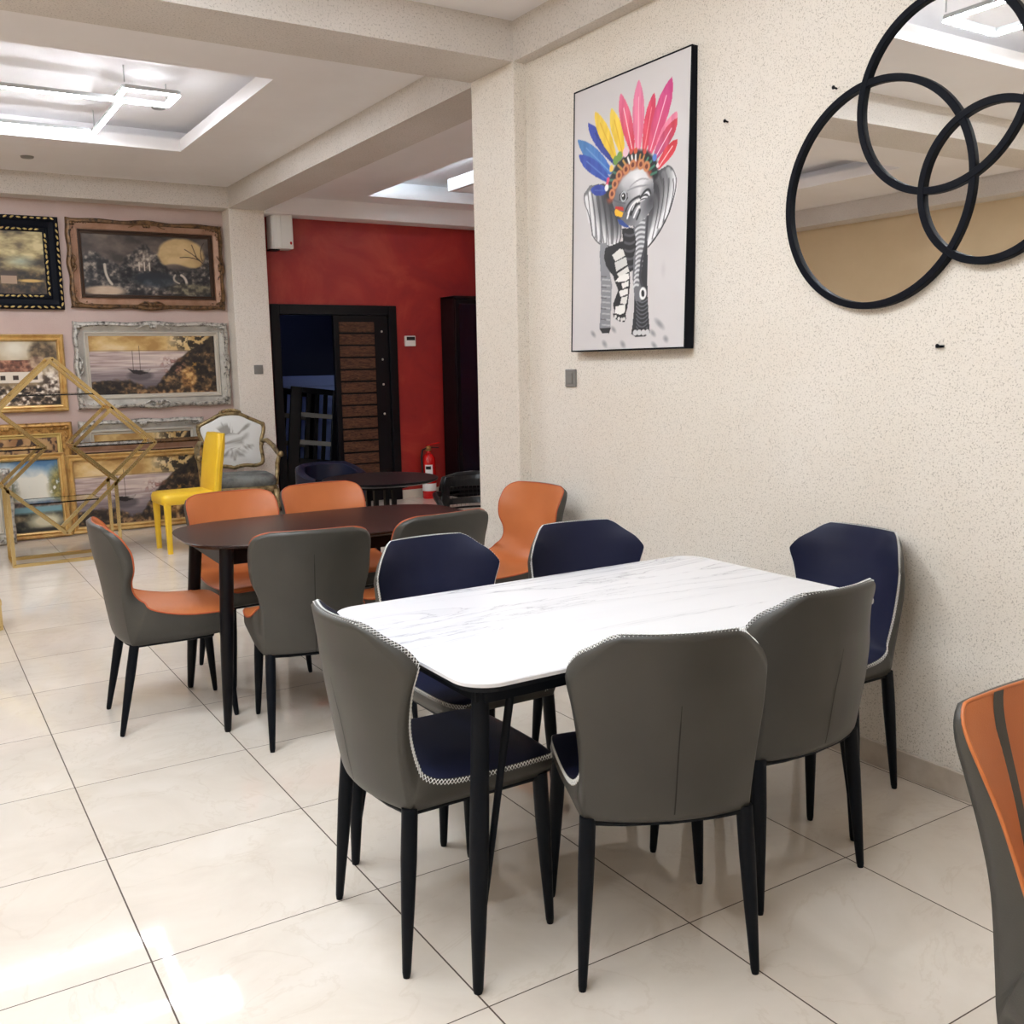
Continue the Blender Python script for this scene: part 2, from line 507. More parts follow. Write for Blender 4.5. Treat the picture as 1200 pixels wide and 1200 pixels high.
for z in (1.79, 1.5, 1.24, 0.93):
    MB().blob((1.19, -.01, z), (.012, .012, .012)).build('stud', 'silver_light', d, smooth=True)

# ------------------------------------------------------------------ upholstered shell chairs
def catmull(rows, n):
    R_ = np.array(rows, float)
    d = np.r_[0, np.cumsum(np.hypot(np.diff(R_[:, 0]), np.diff(R_[:, 1])) ** 0.8)]
    ext = np.vstack([2 * R_[0] - R_[1], R_, 2 * R_[-1] - R_[-2]])
    out = []
    for t in np.linspace(0, d[-1], n):
        i = min(max(np.searchsorted(d, t) - 1, 0), len(d) - 2)
        f = (t - d[i]) / (d[i + 1] - d[i])
        p0, p1, p2, p3 = ext[i], ext[i + 1], ext[i + 2], ext[i + 3]
        out.append(0.5 * (2 * p1 + (p2 - p0) * f + (2 * p0 - 5 * p1 + 4 * p2 - p3) * f * f + (3 * p1 - p0 - 3 * p2 + p3) * f ** 3))
    return np.array(out)

# inner surface: y (forward +), z, half width, wing lift | outer surface: y, z, half width, wing lift
ROWS_STITCH = [(.240, .438, .150, 0, .238, .414, .150, 0), (.233, .447, .188, 0, .233, .403, .186, 0), (.19, .453, .214, .003, .19, .402, .206, 0),
               (.05, .450, .222, .008, .05, .402, .213, 0), (-.07, .446, .222, .018, -.08, .402, .212, .0), (-.140, .450, .215, .034, -.190, .401, .208, .028),
               (-.183, .475, .207, .048, -.224, .410, .205, .046), (-.206, .530, .206, .050, -.240, .470, .206, .050), (-.222, .600, .212, .054, -.254, .560, .212, .052),
               (-.240, .675, .225, .076, -.271, .650, .225, .068), (-.252, .720, .236, .100, -.281, .706, .235, .088), (-.258, .745, .236, .106, -.286, .735, .235, .094),
               (-.263, .774, .220, .094, -.289, .767, .219, .083), (-.270, .807, .188, .064, -.293, .803, .187, .056), (-.275, .832, .163, .044, -.295, .829, .162, .038),
               (-.279, .847, .138, .028, -.296, .845, .137, .024)]
ROWS_WAIST = [(.242, .442, .150, 0, .238, .400, .150, 0), (.235, .454, .195, 0, .233, .376, .186, 0), (.19, .460, .222, 0, .19, .368, .206, 0),
              (.06, .458, .228, .008, .06, .362, .206, 0), (-.05, .455, .222, .034, -.06, .360, .200, 0), (-.12, .462, .210, .058, -.165, .358, .190, .022),
              (-.160, .495, .195, .064, -.202, .370, .188, .036), (-.182, .548, .186, .046, -.218, .450, .186, .040), (-.196, .598, .192, .050, -.231, .550, .190, .044),
              (-.210, .650, .216, .074, -.243, .630, .213, .062), (-.226, .712,   .221, .084, -.256, .700, .220, .070), (-.239, .768, .221, .070, -.264, .760, .220, .058),
              (-.245, .796, .214, .056, -.267, .792, .213, .046), (-.249, .816, .198, .040, -.268, .813, .197, .033), (-.252, .830, .158, .026, -.269, .828, .157, .022)]
ROWS_STRIPE = [(.240, .440, .150, 0, .238, .414, .150, 0), (.233, .449, .188, 0, .233, .372, .186, 0), (.19, .455, .212, .003, .19, .356, .206, 0),
               (.05, .452, .214, .010, .05, .350, .204, 0), (-.07, .450, .206, .030, -.08, .348, .190, 0), (-.140, .456, .192, .060, -.185, .346, .176, .03),
               (-.183, .490, .180, .085, -.218, .360, .168, .046), (-.206, .555, .172, .086, -.236, .450, .164, .052), (-.226, .640, .172, .074, -.256, .590, .166, .054),
               (-.246, .725, .176, .058, -.277, .700, .172, .048), (-.266, .800, .184, .040, -.293, .790, .182, .034), (-.278, .848, .188, .026, -.300, .843, .187, .022),
               (-.286, .882, .180, .016, -.303, .879, .179, .014), (-.292, .902, .160, .010, -.306, .900, .159, .008)]

def catmull(rows, n):
    R_ = np.array(rows, float)
    d = np.r_[0, np.cumsum(np.hypot(np.diff(R_[:, 0]), np.diff(R_[:, 1])) ** 0.8)]
    ext = np.vstack([2 * R_[0] - R_[1], R_, 2 * R_[-1] - R_[-2]])
    out = []
    for t in np.linspace(0, d[-1], n):
        i = min(max(np.searchsorted(d, t) - 1, 0), len(d) - 2)
        f = (t - d[i]) / (d[i + 1] - d[i])
        p0, p1, p2, p3 = ext[i], ext[i + 1], ext[i + 2], ext[i + 3]
        out.append(0.5 * (2 * p1 + (p2 - p0) * f + (2 * p0 - 5 * p1 + 4 * p2 - p3) * f * f + (3 * p1 - p0 - 3 * p2 + p3) * f ** 3))
    return np.array(out)

# inner surface: y (forward +), z, half width, wing lift | outer surface: y, z, half width, wing lift
ROWS_STITCH = [(.240, .438, .150, 0, .238, .414, .150, 0), (.233, .447, .188, 0, .233, .403, .186, 0), (.19, .453, .214, .003, .19, .402, .206, 0),
               (.05, .450, .222, .008, .05, .402, .213, 0), (-.07, .446, .222, .018, -.08, .402, .212, .0), (-.140, .450, .215, .034, -.190, .401, .208, .028),
               (-.183, .475, .207, .048, -.224, .410, .205, .046), (-.206, .530, .206, .050, -.240, .470, .206, .050), (-.222, .600, .212, .054, -.254, .560, .212, .052),
               (-.240, .675, .225, .076, -.271, .650, .225, .068), (-.252, .720, .236, .100, -.281, .706, .235, .088), (-.258, .745, .236, .106, -.286, .735, .235, .094),
               (-.263, .774, .220, .094, -.289, .767, .219, .083), (-.270, .807, .188, .064, -.293, .803, .187, .056), (-.275, .832, .163, .044, -.295, .829, .162, .038),
               (-.279, .847, .138, .028, -.296, .845, .137, .024)]
ROWS_WAIST = [(.242, .442, .150, 0, .238, .400, .150, 0), (.235, .454, .195, 0, .233, .376, .186, 0), (.19, .460, .222, 0, .19, .368, .206, 0),
              (.06, .458, .228, .008, .06, .362, .206, 0), (-.05, .455, .222, .034, -.06, .360, .200, 0), (-.12, .462, .210, .058, -.165, .358, .190, .022),
              (-.160, .495, .195, .064, -.202, .370, .188, .036), (-.182, .548, .186, .046, -.218, .450, .186, .040), (-.196, .598, .192, .050, -.231, .550, .190, .044),
              (-.210, .650, .216, .074, -.243, .630, .213, .062), (-.226, .712,   .221, .084, -.256, .700, .220, .070), (-.239, .768, .221, .070, -.264, .760, .220, .058),
              (-.245, .796, .214, .056, -.267, .792, .213, .046), (-.249, .816, .198, .040, -.268, .813, .197, .033), (-.252, .830, .158, .026, -.269, .828, .157, .022)]
ROWS_STRIPE = [(.240, .440, .150, 0, .238, .414, .150, 0), (.233, .449, .188, 0, .233, .396, .186, 0), (.19, .455, .212, .003, .19, .392, .206, 0),
               (.05, .452, .214, .010, .05, .390, .204, 0), (-.07, .450, .208, .030, -.08, .390, .196, 0), (-.140, .456, .196, .060, -.190, .390, .186, .03),
               (-.183, .486, .184, .085, -.224, .402, .178, .046), (-.206, .545, .178, .086, -.240, .470, .174, .052), (-.224, .620, .178, .074, -.256, .590, .175, .054),
               (-.242, .700, .180, .058, -.273, .680, .178, .048), (-.258, .770, .186, .040, -.285, .760, .184, .034), (-.268, .815, .188, .026, -.290, .810, .187, .022),
               (-.275, .846, .180, .016, -.292, .843, .179, .014), (-.280, .862, .160, .010, -.294, .860, .159, .008)]

def catmull(rows, n):
    R_ = np.array(rows, float)
    d = np.r_[0, np.cumsum(np.hypot(np.diff(R_[:, 0]), np.diff(R_[:, 1])) ** 0.8)]
    ext = np.vstack([2 * R_[0] - R_[1], R_, 2 * R_[-1] - R_[-2]])
    out = []
    for t in np.linspace(0, d[-1], n):
        i = min(max(np.searchsorted(d, t) - 1, 0), len(d) - 2)
        f = (t - d[i]) / (d[i + 1] - d[i])
        p0, p1, p2, p3 = ext[i], ext[i + 1], ext[i + 2], ext[i + 3]
        out.append(0.5 * (2 * p1 + (p2 - p0) * f + (2 * p0 - 5 * p1 + 4 * p2 - p3) * f * f + (3 * p1 - p0 - 3 * p2 + p3) * f ** 3))
    return np.array(out)

def shell_arrays(rows, nv=60, nu=25, arch=0.006):
    R_ = catmull(rows, nv)
    C = R_[:, :2]
    T = np.gradient(C, axis=0); T /= np.linalg.norm(T, axis=1)[:, None]
    N = np.stack([T[:, 1], -T[:, 0]], 1)
    u = np.sin(np.linspace(-1, 1, nu) * PI / 2 * 0.94) / math.sin(PI / 2 * 0.94)
    a = np.abs(u)
    I = np.zeros((nv, nu, 3)); O = np.zeros((nv, nu, 3))
    for i in range(nv):
        y, z, w, lift, yo, zo, wo, lo = R_[i]
        k = lift * a ** 2.1 + 0.006 * (1 - a ** 4)
        I[i, :, 0] = u * w; I[i, :, 1] = y + N[i, 0] * k; I[i, :, 2] = z + N[i, 1] * k
        O[i, :, 0] = u * wo; O[i, :, 1] = yo + lo * a ** 2.1; O[i, :, 2] = zo
        top = max(0, (i - nv * .9) / (nv * .1)) * arch
        I[i, :, 2] += top * (1 - a ** 2); O[i, :, 2] += top * (1 - a ** 2)
    return I, O

def loop_idx(nv, nu):
    return [(i, 0) for i in range(nv)] + [(nv - 1, j) for j in range(1, nu)] + [(i, nu - 1) for i in range(nv - 2, -1, -1)] + [(0, j) for j in range(nu - 2, 0, -1)]

def resample(P, step):
    P = np.vstack([P, P[:1]])
    d = np.r_[0, np.cumsum(np.linalg.norm(np.diff(P[:, :3], axis=0), axis=1))]
    n = int(d[-1] / step) // 2 * 2
    t = np.linspace(0, d[-1], n, endpoint=False)
    return np.stack([np.interp(t, d, P[:, k]) for k in range(P.shape[1])], 1)

for row in range(len(ROWS_STITCH)):
    q_ = ROWS_STITCH[row]; ROWS_STITCH[row] = q_[:2] + (q_[2] * .95,) + q_[3:6] + (q_[6] * .95,) + q_[7:]

def make_chair(name, label, cat_group, rows, shell_mat, inner_mat, trim, seam, feet, frame_z, stripe=False):
    root = thing(name, label, 'chair', group=cat_group)
    I, O = shell_arrays(rows)
    nv, nu = I.shape[:2]
    # outer shell with its rim
    m = MB(); m.grid(O)
    li = loop_idx(nv, nu)
    base = len(m.v); L = len(li)
    for f in (.5, 1.0):
        for i, j in li:
            p = O[i, j] * (1 - f) + I[i, j] * f
            if f < 1:
                g = min(.009, .22 * np.linalg.norm(I[i, j] - O[i, j]))
                if j in (0, nu - 1): p = p + [g * (1 if j else -1), 0, 0]
                elif i: p = p + [0, 0, g]
                else: p = p + [0, g, 0]
            m.v.append(tuple(p))
    for k in range(L):
        l = (k + 1) % L
        a, b_ = li[k], li[l]
        m.f.append((a[0] * nu + a[1], b_[0] * nu + b_[1], base + l, base + k))
        m.f.append((base + k, base + l, base + L + l, base + L + k))
    m.build('shell', shell_mat, root, smooth=True, sharp=82)
    vs = 24
    for nm, sl in (('seat', slice(0, vs + 1)), ('backrest', slice(vs, nv))):
        mm = MB().grid(I[sl])
        mm.build(nm, inner_mat, root, smooth=True)
    edge = np.array([np.r_[I[i, j], O[i, j]] for i, j in li])
    if trim == 'stitch':
        S = resample(edge, 0.0092)
        a = S[:, :3]; r = S[:, 3:] - a; r /= np.linalg.norm(r, axis=1)[:, None]
        cen = np.array([0, 0.0, 0.6])
        t = np.roll(a, -1, 0) - np.roll(a, 1, 0); t /= np.linalg.norm(t, axis=1)[:, None]
        out = np.cross(t, r); out /= np.linalg.norm(out, axis=1)[:, None]
        c3 = I[nv // 2, nu // 2]
        sg = np.sign(np.einsum('ij,ij->i', out, a - np.array([0, -0.05, 0.52])))
        sg[sg == 0] = 1
        out = out * sg[:, None]
        lo = a + r * 0.0135 + out * 0.0034; hi = a + r * 0.0010 + out * 0.0014
        m = MB(); n = len(a)
        z1 = [lo[i] if i % 2 else hi[i] for i in range(n)]; z2 = [hi[i] if i % 2 else lo[i] for i in range(n)]
        m.tube(z1, 0.00135, 4, closed=True); m.tube(z2, 0.00135, 4, closed=True)
        m.build('stitching', 'white_thread', root)
    else:
        S = resample(edge, 0.012)
        d_ = S[:, 3:] - S[:, :3]; d_ /= np.linalg.norm(d_, axis=1)[:, None]
        m = MB(); m.tube(list(S[:, :3] + d_ * 0.002), 0.0036, 6, closed=True)
        m.build('piping', trim, root, smooth=True)
    if seam:
        i0, i1 = seam; j = nu // 2
        m = MB(); pts = []
        T = np.gradient(O[:, j], axis=0)
        for i in range(i0, i1):
            n = np.cross(np.array([1, 0, 0]), T[i]); n /= np.linalg.norm(n)
            if n[1] > 0: n = -n
            wd = 0.0016 if i < i1 - 3 else 0.0008
            pts.append((O[i, j] + n * 0.0009 + [-wd, 0, 0], O[i, j] + n * 0.0009 + [wd, 0, 0]))
        vsx = [p for q_ in pts for p in q_]
        m.add(vsx, [(2 * k, 2 * k + 1, 2 * k + 3, 2 * k + 2) for k in range(len(pts) - 1)])
        m.build('back_seam', 'seam_dark', root)
    if stripe:
        for jm in (8, nu - 9):
            m = MB(); pts = []
            T = np.gradient(I[:, jm], axis=0)
            for i in range(vs + 1, nv):
                n = np.cross(np.array([1, 0, 0]), T[i]); n /= np.linalg.norm(n)
                if n[1] < 0: n = -n
                pts += [I[i, jm] + n * 0.0016 + [-.013, 0, 0], I[i, jm] + n * 0.0016 + [.013, 0, 0]]
            m.add(pts, [(2 * k, 2 * k + 1, 2 * k + 3, 2 * k + 2) for k in range(len(pts) // 2 - 1)])
            o = m.build('stripe', 'grey_leather', root); o['label'] = 'grey stripe'
    fx, fy, sx, sy, r0, r1 = feet
    m = MB(); bow = .026; zf = frame_z
    X0, Y0, Y1 = fx - sx, -(fy - sy), fy - sy
    m.tube([(-X0, Y0, zf), (-X0 * .6, Y0 - bow * .65, zf), (0, Y0 - bow, zf), (X0 * .6, Y0 - bow * .65, zf), (X0, Y0, zf)], 0.009, 8)
    m.tube([(X0, Y0, zf), (X0, Y1, zf)], 0.009, 8).tube([(X0, Y1, zf), (-X0, Y1, zf)], 0.009, 8).tube([(-X0, Y1, zf), (-X0, Y0, zf)], 0.009, 8)
    m.box(-X0, Y0, zf - .004, X0, Y1, zf + .006)
    m.build('seat_frame', 'black_metal', root, smooth=True, sharp=40)
    for ax in (-1, 1):
        for ay in (-1, 1):
            p = Vector((ax * X0, ay * (fy - (sy if ay < 0 else sy * .35)), zf + .012)); q_ = Vector((ax * fx, ay * fy, 0))
            m = MB()
            pts = [p.lerp(q_, t) for t in (0, .3, .6, .97, 1)]
            m.tube(pts, [r0, r0, (r0 * .62 + r1 * .38), r1, r1 * .8], 12)
            m.build('leg', 'black_metal', root, smooth=True, sharp=50)
    return root

GS = 'dining chairs round the white marble table'
GW = 'dining chairs round the dark wood table'
FEET_S = (.207, .205, .022, .034, .0195, .0105)
FEET_W = (.185, .225, .02, .075, .019, .0105)
st = make_chair('dining_chair', '', GS, ROWS_STITCH, 'grey_leather', 'navy_leather', 'stitch', (31, 48), FEET_S, .395)
spots_s = [
    ((1.098, 2.146), -90.0, 'grey-backed navy dining chair with white stitching at the open end of the marble table'),
    ((1.482, 1.770), -24.5, 'grey-backed stitched dining chair standing askew on the near long side of the marble table'),
    ((1.978, 1.880), 2.0, 'grey-backed dining chair on the near long side of the marble table, behind the askew one'),
    ((2.505, 2.165), 90.0, 'navy dining chair pushed back against the bare cream wall at the marble table end'),
    ((1.475, 2.660), 180.0, 'navy dining chair across the marble table, backing onto the grey-backed orange chairs'),
    ((2.020, 2.605), 172.0, 'navy dining chair across the marble table, in front of the orange chair by the pillar'),
]
for i, ((x, y), a, lab) in enumerate(spots_s):
    if i == 0:
        st.location = (x, y, 0); st.rotation_euler = (0, 0, math.radians(a)); st['label'] = lab
    else:
        dup(st, (x, y, 0), math.radians(a), lab)

wt = make_chair('dining_chair', '', GW, ROWS_WAIST, 'grey_leather', 'orange_leather', 'orange_piping', (29, 53), FEET_W, .352)
spots_w = [
    ((.865, 4.130), -92.0, 'grey and orange dining chair seen side-on at the open end of the dark wood table'),
    ((1.300, 3.640), -11.0, 'grey-backed orange dining chair with a full-height back seam, near side of the dark wood table'),
    ((1.825, 3.690), 7.0, 'grey-backed dining chair with orange rim, mostly hidden behind the navy chair with stitching'),
    ((1.345, 4.520), 184.0, 'orange dining chair across the dark wood table, directly in front of the yellow chair'),
    ((1.825, 4.560), 184.0, 'orange dining chair across the dark wood table, beside the round black table'),
    ((2.445, 3.995), 97.0, 'orange dining chair against the cream pillar at the far end of the dark wood table'),
]
for i, ((x, y), a, lab) in enumerate(spots_w):
    if i == 0:
        wt.location = (x, y, 0); wt.rotation_euler = (0, 0, math.radians(a)); wt['label'] = lab
    else:
        dup(wt, (x, y, 0), math.radians(a), lab)

sc = make_chair('dining_chair', 'largest orange and grey dining chair, with a grey stripe, standing apart from both tables', None,
                ROWS_STRIPE, 'grey_leather', 'orange_leather', 'orange_leather', None, FEET_S, .338, stripe=True)
sc.scale = (1, 1, 1.025); sc.location = (1.533, .600, 0); sc.rotation_euler = (0, 0, math.radians(178))

# ------------------------------------------------------------------ tables
def leg_tube(m, p, q_, r0, rm, r1, n=14):
    p = Vector(p); q_ = Vector(q_)
    m.tube([p, p.lerp(q_, .25), p.lerp(q_, .55), p.lerp(q_, .8), p.lerp(q_, .985), q_], [r0, (r0 + rm) / 2, rm, (rm + r1) / 2, r1, r1 * .8], n)
    return m

def edge_slab(outline_fn, levels):
    """levels: list of (z, inset)"""
    return MB().rings([[(x, y, z) for x, y in outline_fn(ins)] for z, ins in levels])

mt = thing('dining_table', 'rectangular white marble dining table with rounded corners and black legs', 'table', (1.655, 2.150, 0))
HX, HY = .680, .412
fo = lambda ins: rrect(-HX + ins, -HY + ins, HX - ins, HY - ins, .085 - ins, 10)
edge_slab(fo, [(.737, .004), (.739, .0), (.747, 0), (.750, .003)]).build('tabletop', 'white_marble', mt, smooth=True, sharp=30)
edge_slab(fo, [(.724, .012), (.736, .006)]).build('table_base_panel', 'black_metal', mt)
m = MB(); a, b_ = HX - .06, HY - .06
for p, q_ in (((-a, -b_), (a, -b_)), ((a, -b_), (a, b_)), ((a, b_), (-a, b_)), ((-a, b_), (-a, -b_))):
    m.bar((p[0], p[1], .708), (q_[0], q_[1], .708), .03, .034)
m.build('apron', 'black_metal', mt)
for sx in (-1, 1):
    for sy in (-1, 1):
        m = leg_tube(MB(), (sx * (HX - .065), sy * (HY - .075), .722), (sx * (HX - .03), sy * (HY - .058), 0), .020, .023, .0125)
        L_ = m.build('leg', 'black_metal', mt, smooth=True, sharp=50)
        m = MB().tube([(sx * (HX - .155), sy * (HY - .085), .722), (sx * (HX - .044), sy * (HY - .066), .13)], [.0105, .007], 10)
        m.build('leg_brace', 'black_metal', mt, smooth=True, sharp=50)

dt = thing('dining_table', 'dark brown wood dining table with rounded ends and black tapered legs', 'table', (1.585, 4.075, 0), math.radians(-1.5))
def boat(ins):
    out = []
    A, B = .655 - ins, .375 - ins
    for k in range(64):
        t = 2 * PI * k / 64
        c, s_ = math.cos(t), math.sin(t); e = 2 / 3.6
        x = A * math.copysign(abs(c) ** e, c); y = B * math.copysign(abs(s_) ** e, s_)
        out.append((x, y))
    return out
edge_slab(boat, [(.722, .03), (.733, .006), (.742, 0), (.745, .003)]).build('tabletop', 'dark_walnut', dt, smooth=True, sharp=30)
m = MB()
for p, q_ in (((-.53, -.24), (.53, -.24)), ((.53, -.24), (.53, .24)), ((.53, .24), (-.53, .24)), ((-.53, .24), (-.53, -.24))):
    m.bar((p[0], p[1], .69), (q_[0], q_[1], .69), .03, .066)
m.build('apron', 'black_satin', dt)
for sx in (-1, 1):
    for sy in (-1, 1):
        leg_tube(MB(), (sx * .525, sy * .255, .722), (sx * .580, sy * .325, 0), .029, .026, .014).build('leg', 'black_satin', dt, smooth=True, sharp=50)

rt = thing('round_table', 'small round black table on a slatted pedestal behind the dark wood table', 'table', (2.49, 5.52, 0))
MB().lathe([(.02, .722), (.325, .722), (.352, .732), (.356, .742), (.352, .746), (.01, .746)], 48).build('tabletop', 'black_satin', rt, smooth=True, sharp=30)
MB().lathe([(.01, .0), (.24, 0), (.245, .012), (.20, .025), (.01, .03)], 36).build('base', 'black_satin', rt, smooth=True, sharp=30)
for k in range(8):
    t = 2 * PI * k / 8
    MB().bar((.085 * math.cos(t), .085 * math.sin(t), .02), (.085 * math.cos(t), .085 * math.sin(t), .70), .026, .018).build('pedestal_slat', 'black_satin', rt)
MB().lathe([(.01, .69), (.17, .69), (.17, .722), (.01, .722)], 32).build('top_plate', 'black_satin', rt)

# ------------------------------------------------------------------ yellow chair
yc = thing('yellow_chair', 'yellow padded side chair standing before the gilt armchair', 'chair', (1.915, 8.00, 0), math.radians(92))
def pad(x0, x1, levels, r):
    return MB().rings([[(x, y, z) for x, y in rrect(x0 + i, -.205 + i, x1 - i, .205 - i, max(r - i, .01), 6)] for z, i in levels])
# local frame: +y is forward
m = MB().rings([[(x, y, z) for x, y in rrect(-.20 + i, -.20 + i, .20 - i, .245 - i, max(.06 - i, .01), 6)] for z, i in ((.385, .01), (.395, 0), (.44, 0), (.462, .012), (.47, .04), (.473, .10))])
m.build('seat', 'yellow_leather', yc, smooth=True, sharp=60)
prof = []
for k in range(11):
    t = k / 10
    y = -.185 - .045 * t - .03 * t * t; z = .40 + .52 * t
    prof.append((y, z))
lo = []
for k, (y, z) in enumerate(prof):
    w_ = .195 if k < 9 else .195 - .02 * (k - 8)
    lo.append([(x, y + yy, z) for x, yy in rrect(-w_, -.032, w_, .032, .022, 4)])
MB().rings(lo).build('backrest', 'yellow_leather', yc, smooth=True, sharp=60)
m = MB()
for s_ in (-1, 1):
    m.tube([(s_ * .197, y, z) for y, z in prof], .005, 6)
m.build('backrest_piping', 'yellow_leather', yc, smooth=True)
for ax in (-1, 1):
    for ay in (-1, 1):
        yy = .205 if ay > 0 else -.185
        lo = [[(ax * .165 + x, yy + y + (0 if ay > 0 else -.03 * (1 - z / .4)), z) for x, y in rrect(-h, -h, h, h, h * .6, 3)] for z, h in ((0, .019), (.2, .023), (.40, .027))]
        MB().rings(lo).build('leg', 'yellow_leather', yc, smooth=True, sharp=60)

# ------------------------------------------------------------------ gilt armchair
fc = thing('armchair', 'carved gilt armchair with pale floral back and grey velvet seat', 'armchair', (2.545, 8.72, 0), math.radians(172))
# local frame: +y forward, back outline in x-z
OUT = [(0, 1.025), (.09, 1.015), (.17, .975), (.235, .945), (.285, .915), (.288, .86), (.262, .78), (.255, .70), (.262, .62), (.255, .565),
       (.19, .545), (.11, .552), (.05, .545), (0, .532)]
OUT = OUT + [(-x, z) for x, z in OUT[-2:0:-1]]
OUTS = catmull([(x, z, 0, 0, 0, 0) for x, z in OUT + OUT[:1]], 73)[:-1, :2]
cz = .78
yb = lambda z: -.22 - .14 * (z - .5)
lo = []
for sc_, dy in ((.97, -.03), (.99, 0), (.95, .02), (.7, .034), (.3, .04)):
    lo.append([(x * sc_, yb(cz + (z - cz) * sc_) + dy, cz + (z - cz) * sc_) for x, z in OUTS])
def floral_pad():
    """pale fabric with a grey-brown plant drawn on it"""
    nx, nz = 60, 60
    xs = np.linspace(-.29, .29, nx); zs = np.linspace(.53, 1.03, nz)
    return xs, zs
o = MB().rings(lo).build('backrest', 'painted_canvas', fc, smooth=True, sharp=50)
bm = bmesh.new(); bm.from_mesh(o.data)
bmesh.ops.subdivide_edges(bm, edges=bm.edges, cuts=2, use_grid_fill=True)
bm.to_mesh(o.data); bm.free()
co = np.zeros(len(o.data.vertices) * 3); o.data.vertices.foreach_get('co', co); co = co.reshape(-1, 3)
colr = np.tile(np.r_[lin((214, 214, 210)), 1.0], (len(co), 1))
pts_d = np.full(len(co), 9.0)
def quad(P, n=24):
    P = np.array(P); t = np.linspace(0, 1, n)[:, None]
    return (1 - t) ** 2 * P[0] + 2 * t * (1 - t) * P[1] + t * t * P[2]
for P in ([(-.01, .60), (.01, .70), (.06, .86)], [(-.01, .60), (-.03, .70), (-.10, .80)], [(-.01, .60), (.03, .68), (.13, .74)], [(.0, .66), (-.06, .70), (-.14, .72)],
          [(.02, .72), (.08, .76), (.17, .80)], [(.0, .62), (.02, .64), (.09, .65)], [(0, .62), (-.03, .64), (-.08, .66)], [(.02, .76), (-.02, .82), (-.13, .90)]):
    for p in quad(P): pts_d = np.minimum(pts_d, np.hypot(co[:, 0] - p[0], co[:, 2] - p[1]) - .002)
    e = P[2]
    dx = (P[2][0] - P[1][0], P[2][1] - P[1][1]); L0 = math.hypot(*dx); dx = (dx[0] / L0, dx[1] / L0)
    A_ = (co[:, 0] - e[0]) * dx[0] + (co[:, 2] - e[1]) * dx[1]; B_ = -(co[:, 0] - e[0]) * dx[1] + (co[:, 2] - e[1]) * dx[0]
    pts_d = np.minimum(pts_d, np.hypot(A_ / 2.6, B_) - .011)
nz_ = np.sin(co[:, 0] * 210) * np.sin(co[:, 2] * 230)
pts_d = np.minimum(pts_d, np.hypot(co[:, 0] - .06, co[:, 2] - .87) - .052 + .018 * nz_)
wgt = np.clip(1 - pts_d / .012, 0, 1)[:, None] * .75
colr[:, :3] = colr[:, :3] * (1 - wgt) + lin((112, 104, 92)) * wgt
ca = o.data.color_attributes.new('paint', 'FLOAT_COLOR', 'POINT'); ca.data.foreach_set('color', colr.ravel())
m = MB()
P3 = [(x, yb(z) + .012, z) for x, z in OUTS]
m.tube(P3, .019, 8, closed=True)
bf = m.build('back_frame', 'chair_gilt', fc, smooth=True)
m = MB()
for k in range(9):
    t = -1 + k / 4
    m.blob((t * .085, yb(1.03) + .016, 1.035 + .022 * (1 - t * t)), (.020, .014, .017), rot=t)
for t in (-1, 1):
    m.blob((t * .285, yb(.92) + .014, .918), (.024, .018, .024)); m.blob((t * .262, yb(.74) + .014, .74), (.02, .018, .03))
    m.blob((t * .03, yb(.54) + .016, .545), (.022, .015, .015))
m.build('carved_crest', 'chair_gilt', bf, smooth=True)
m = MB().rings([[(x, y, z) for x, y in rrect(-.30 + i, -.22 + i, .30 - i, .30 - i, .10 - i * .5, 6)] for z, i in ((.40, .012), (.43, 0), (.47, .004), (.495, .03), (.505, .09))])
m.build('seat', 'grey_velvet', fc, smooth=True, sharp=60)
m = MB().rings([[(x, y, z) for x, y in rrect(-.31 + i, -.23 + i, .31 - i, .31 - i, .10, 6)] for z, i in ((.335, .01), (.35, 0), (.385, 0), (.405, .012))])
m.build('seat_rail', 'chair_gilt', fc, smooth=True, sharp=50)
for s_ in (-1, 1):
    m = MB()
    m.tube([(s_ * .262, yb(.76) + .01, .765), (s_ * .30, -.16, .775), (s_ * .335, -.06, .73), (s_ * .35, .05, .675), (s_ * .352, .14, .665), (s_ * .35, .19, .672)], [.017, .022, .024, .021, .019, .024], 10)
    m.blob((s_ * .35, .20, .672), (.028, .028, .028))
    m.tube([(s_ * .35, .13, .655), (s_ * .335, .09, .58), (s_ * .325, .13, .50), (s_ * .30, .17, .40)], [.016, .019, .017, .022], 10)
    ar = m.build('armrest', 'chair_gilt', fc, smooth=True)
    m = MB().tube([(s_ * .275, .27, .37), (s_ * .295, .30, .26), (s_ * .27, .275, .12), (s_ * .285, .305, .02), (s_ * .285, .31, 0)], [.034, .028, .017, .02, .022], 10)
    m.build('leg', 'chair_gilt', fc, smooth=True)
    m = MB().tube([(s_ * .26, -.20, .38), (s_ * .255, -.215, .2), (s_ * .26, -.27, 0)], [.026, .021, .018], 10)
    m.build('leg', 'chair_gilt', fc, smooth=True)

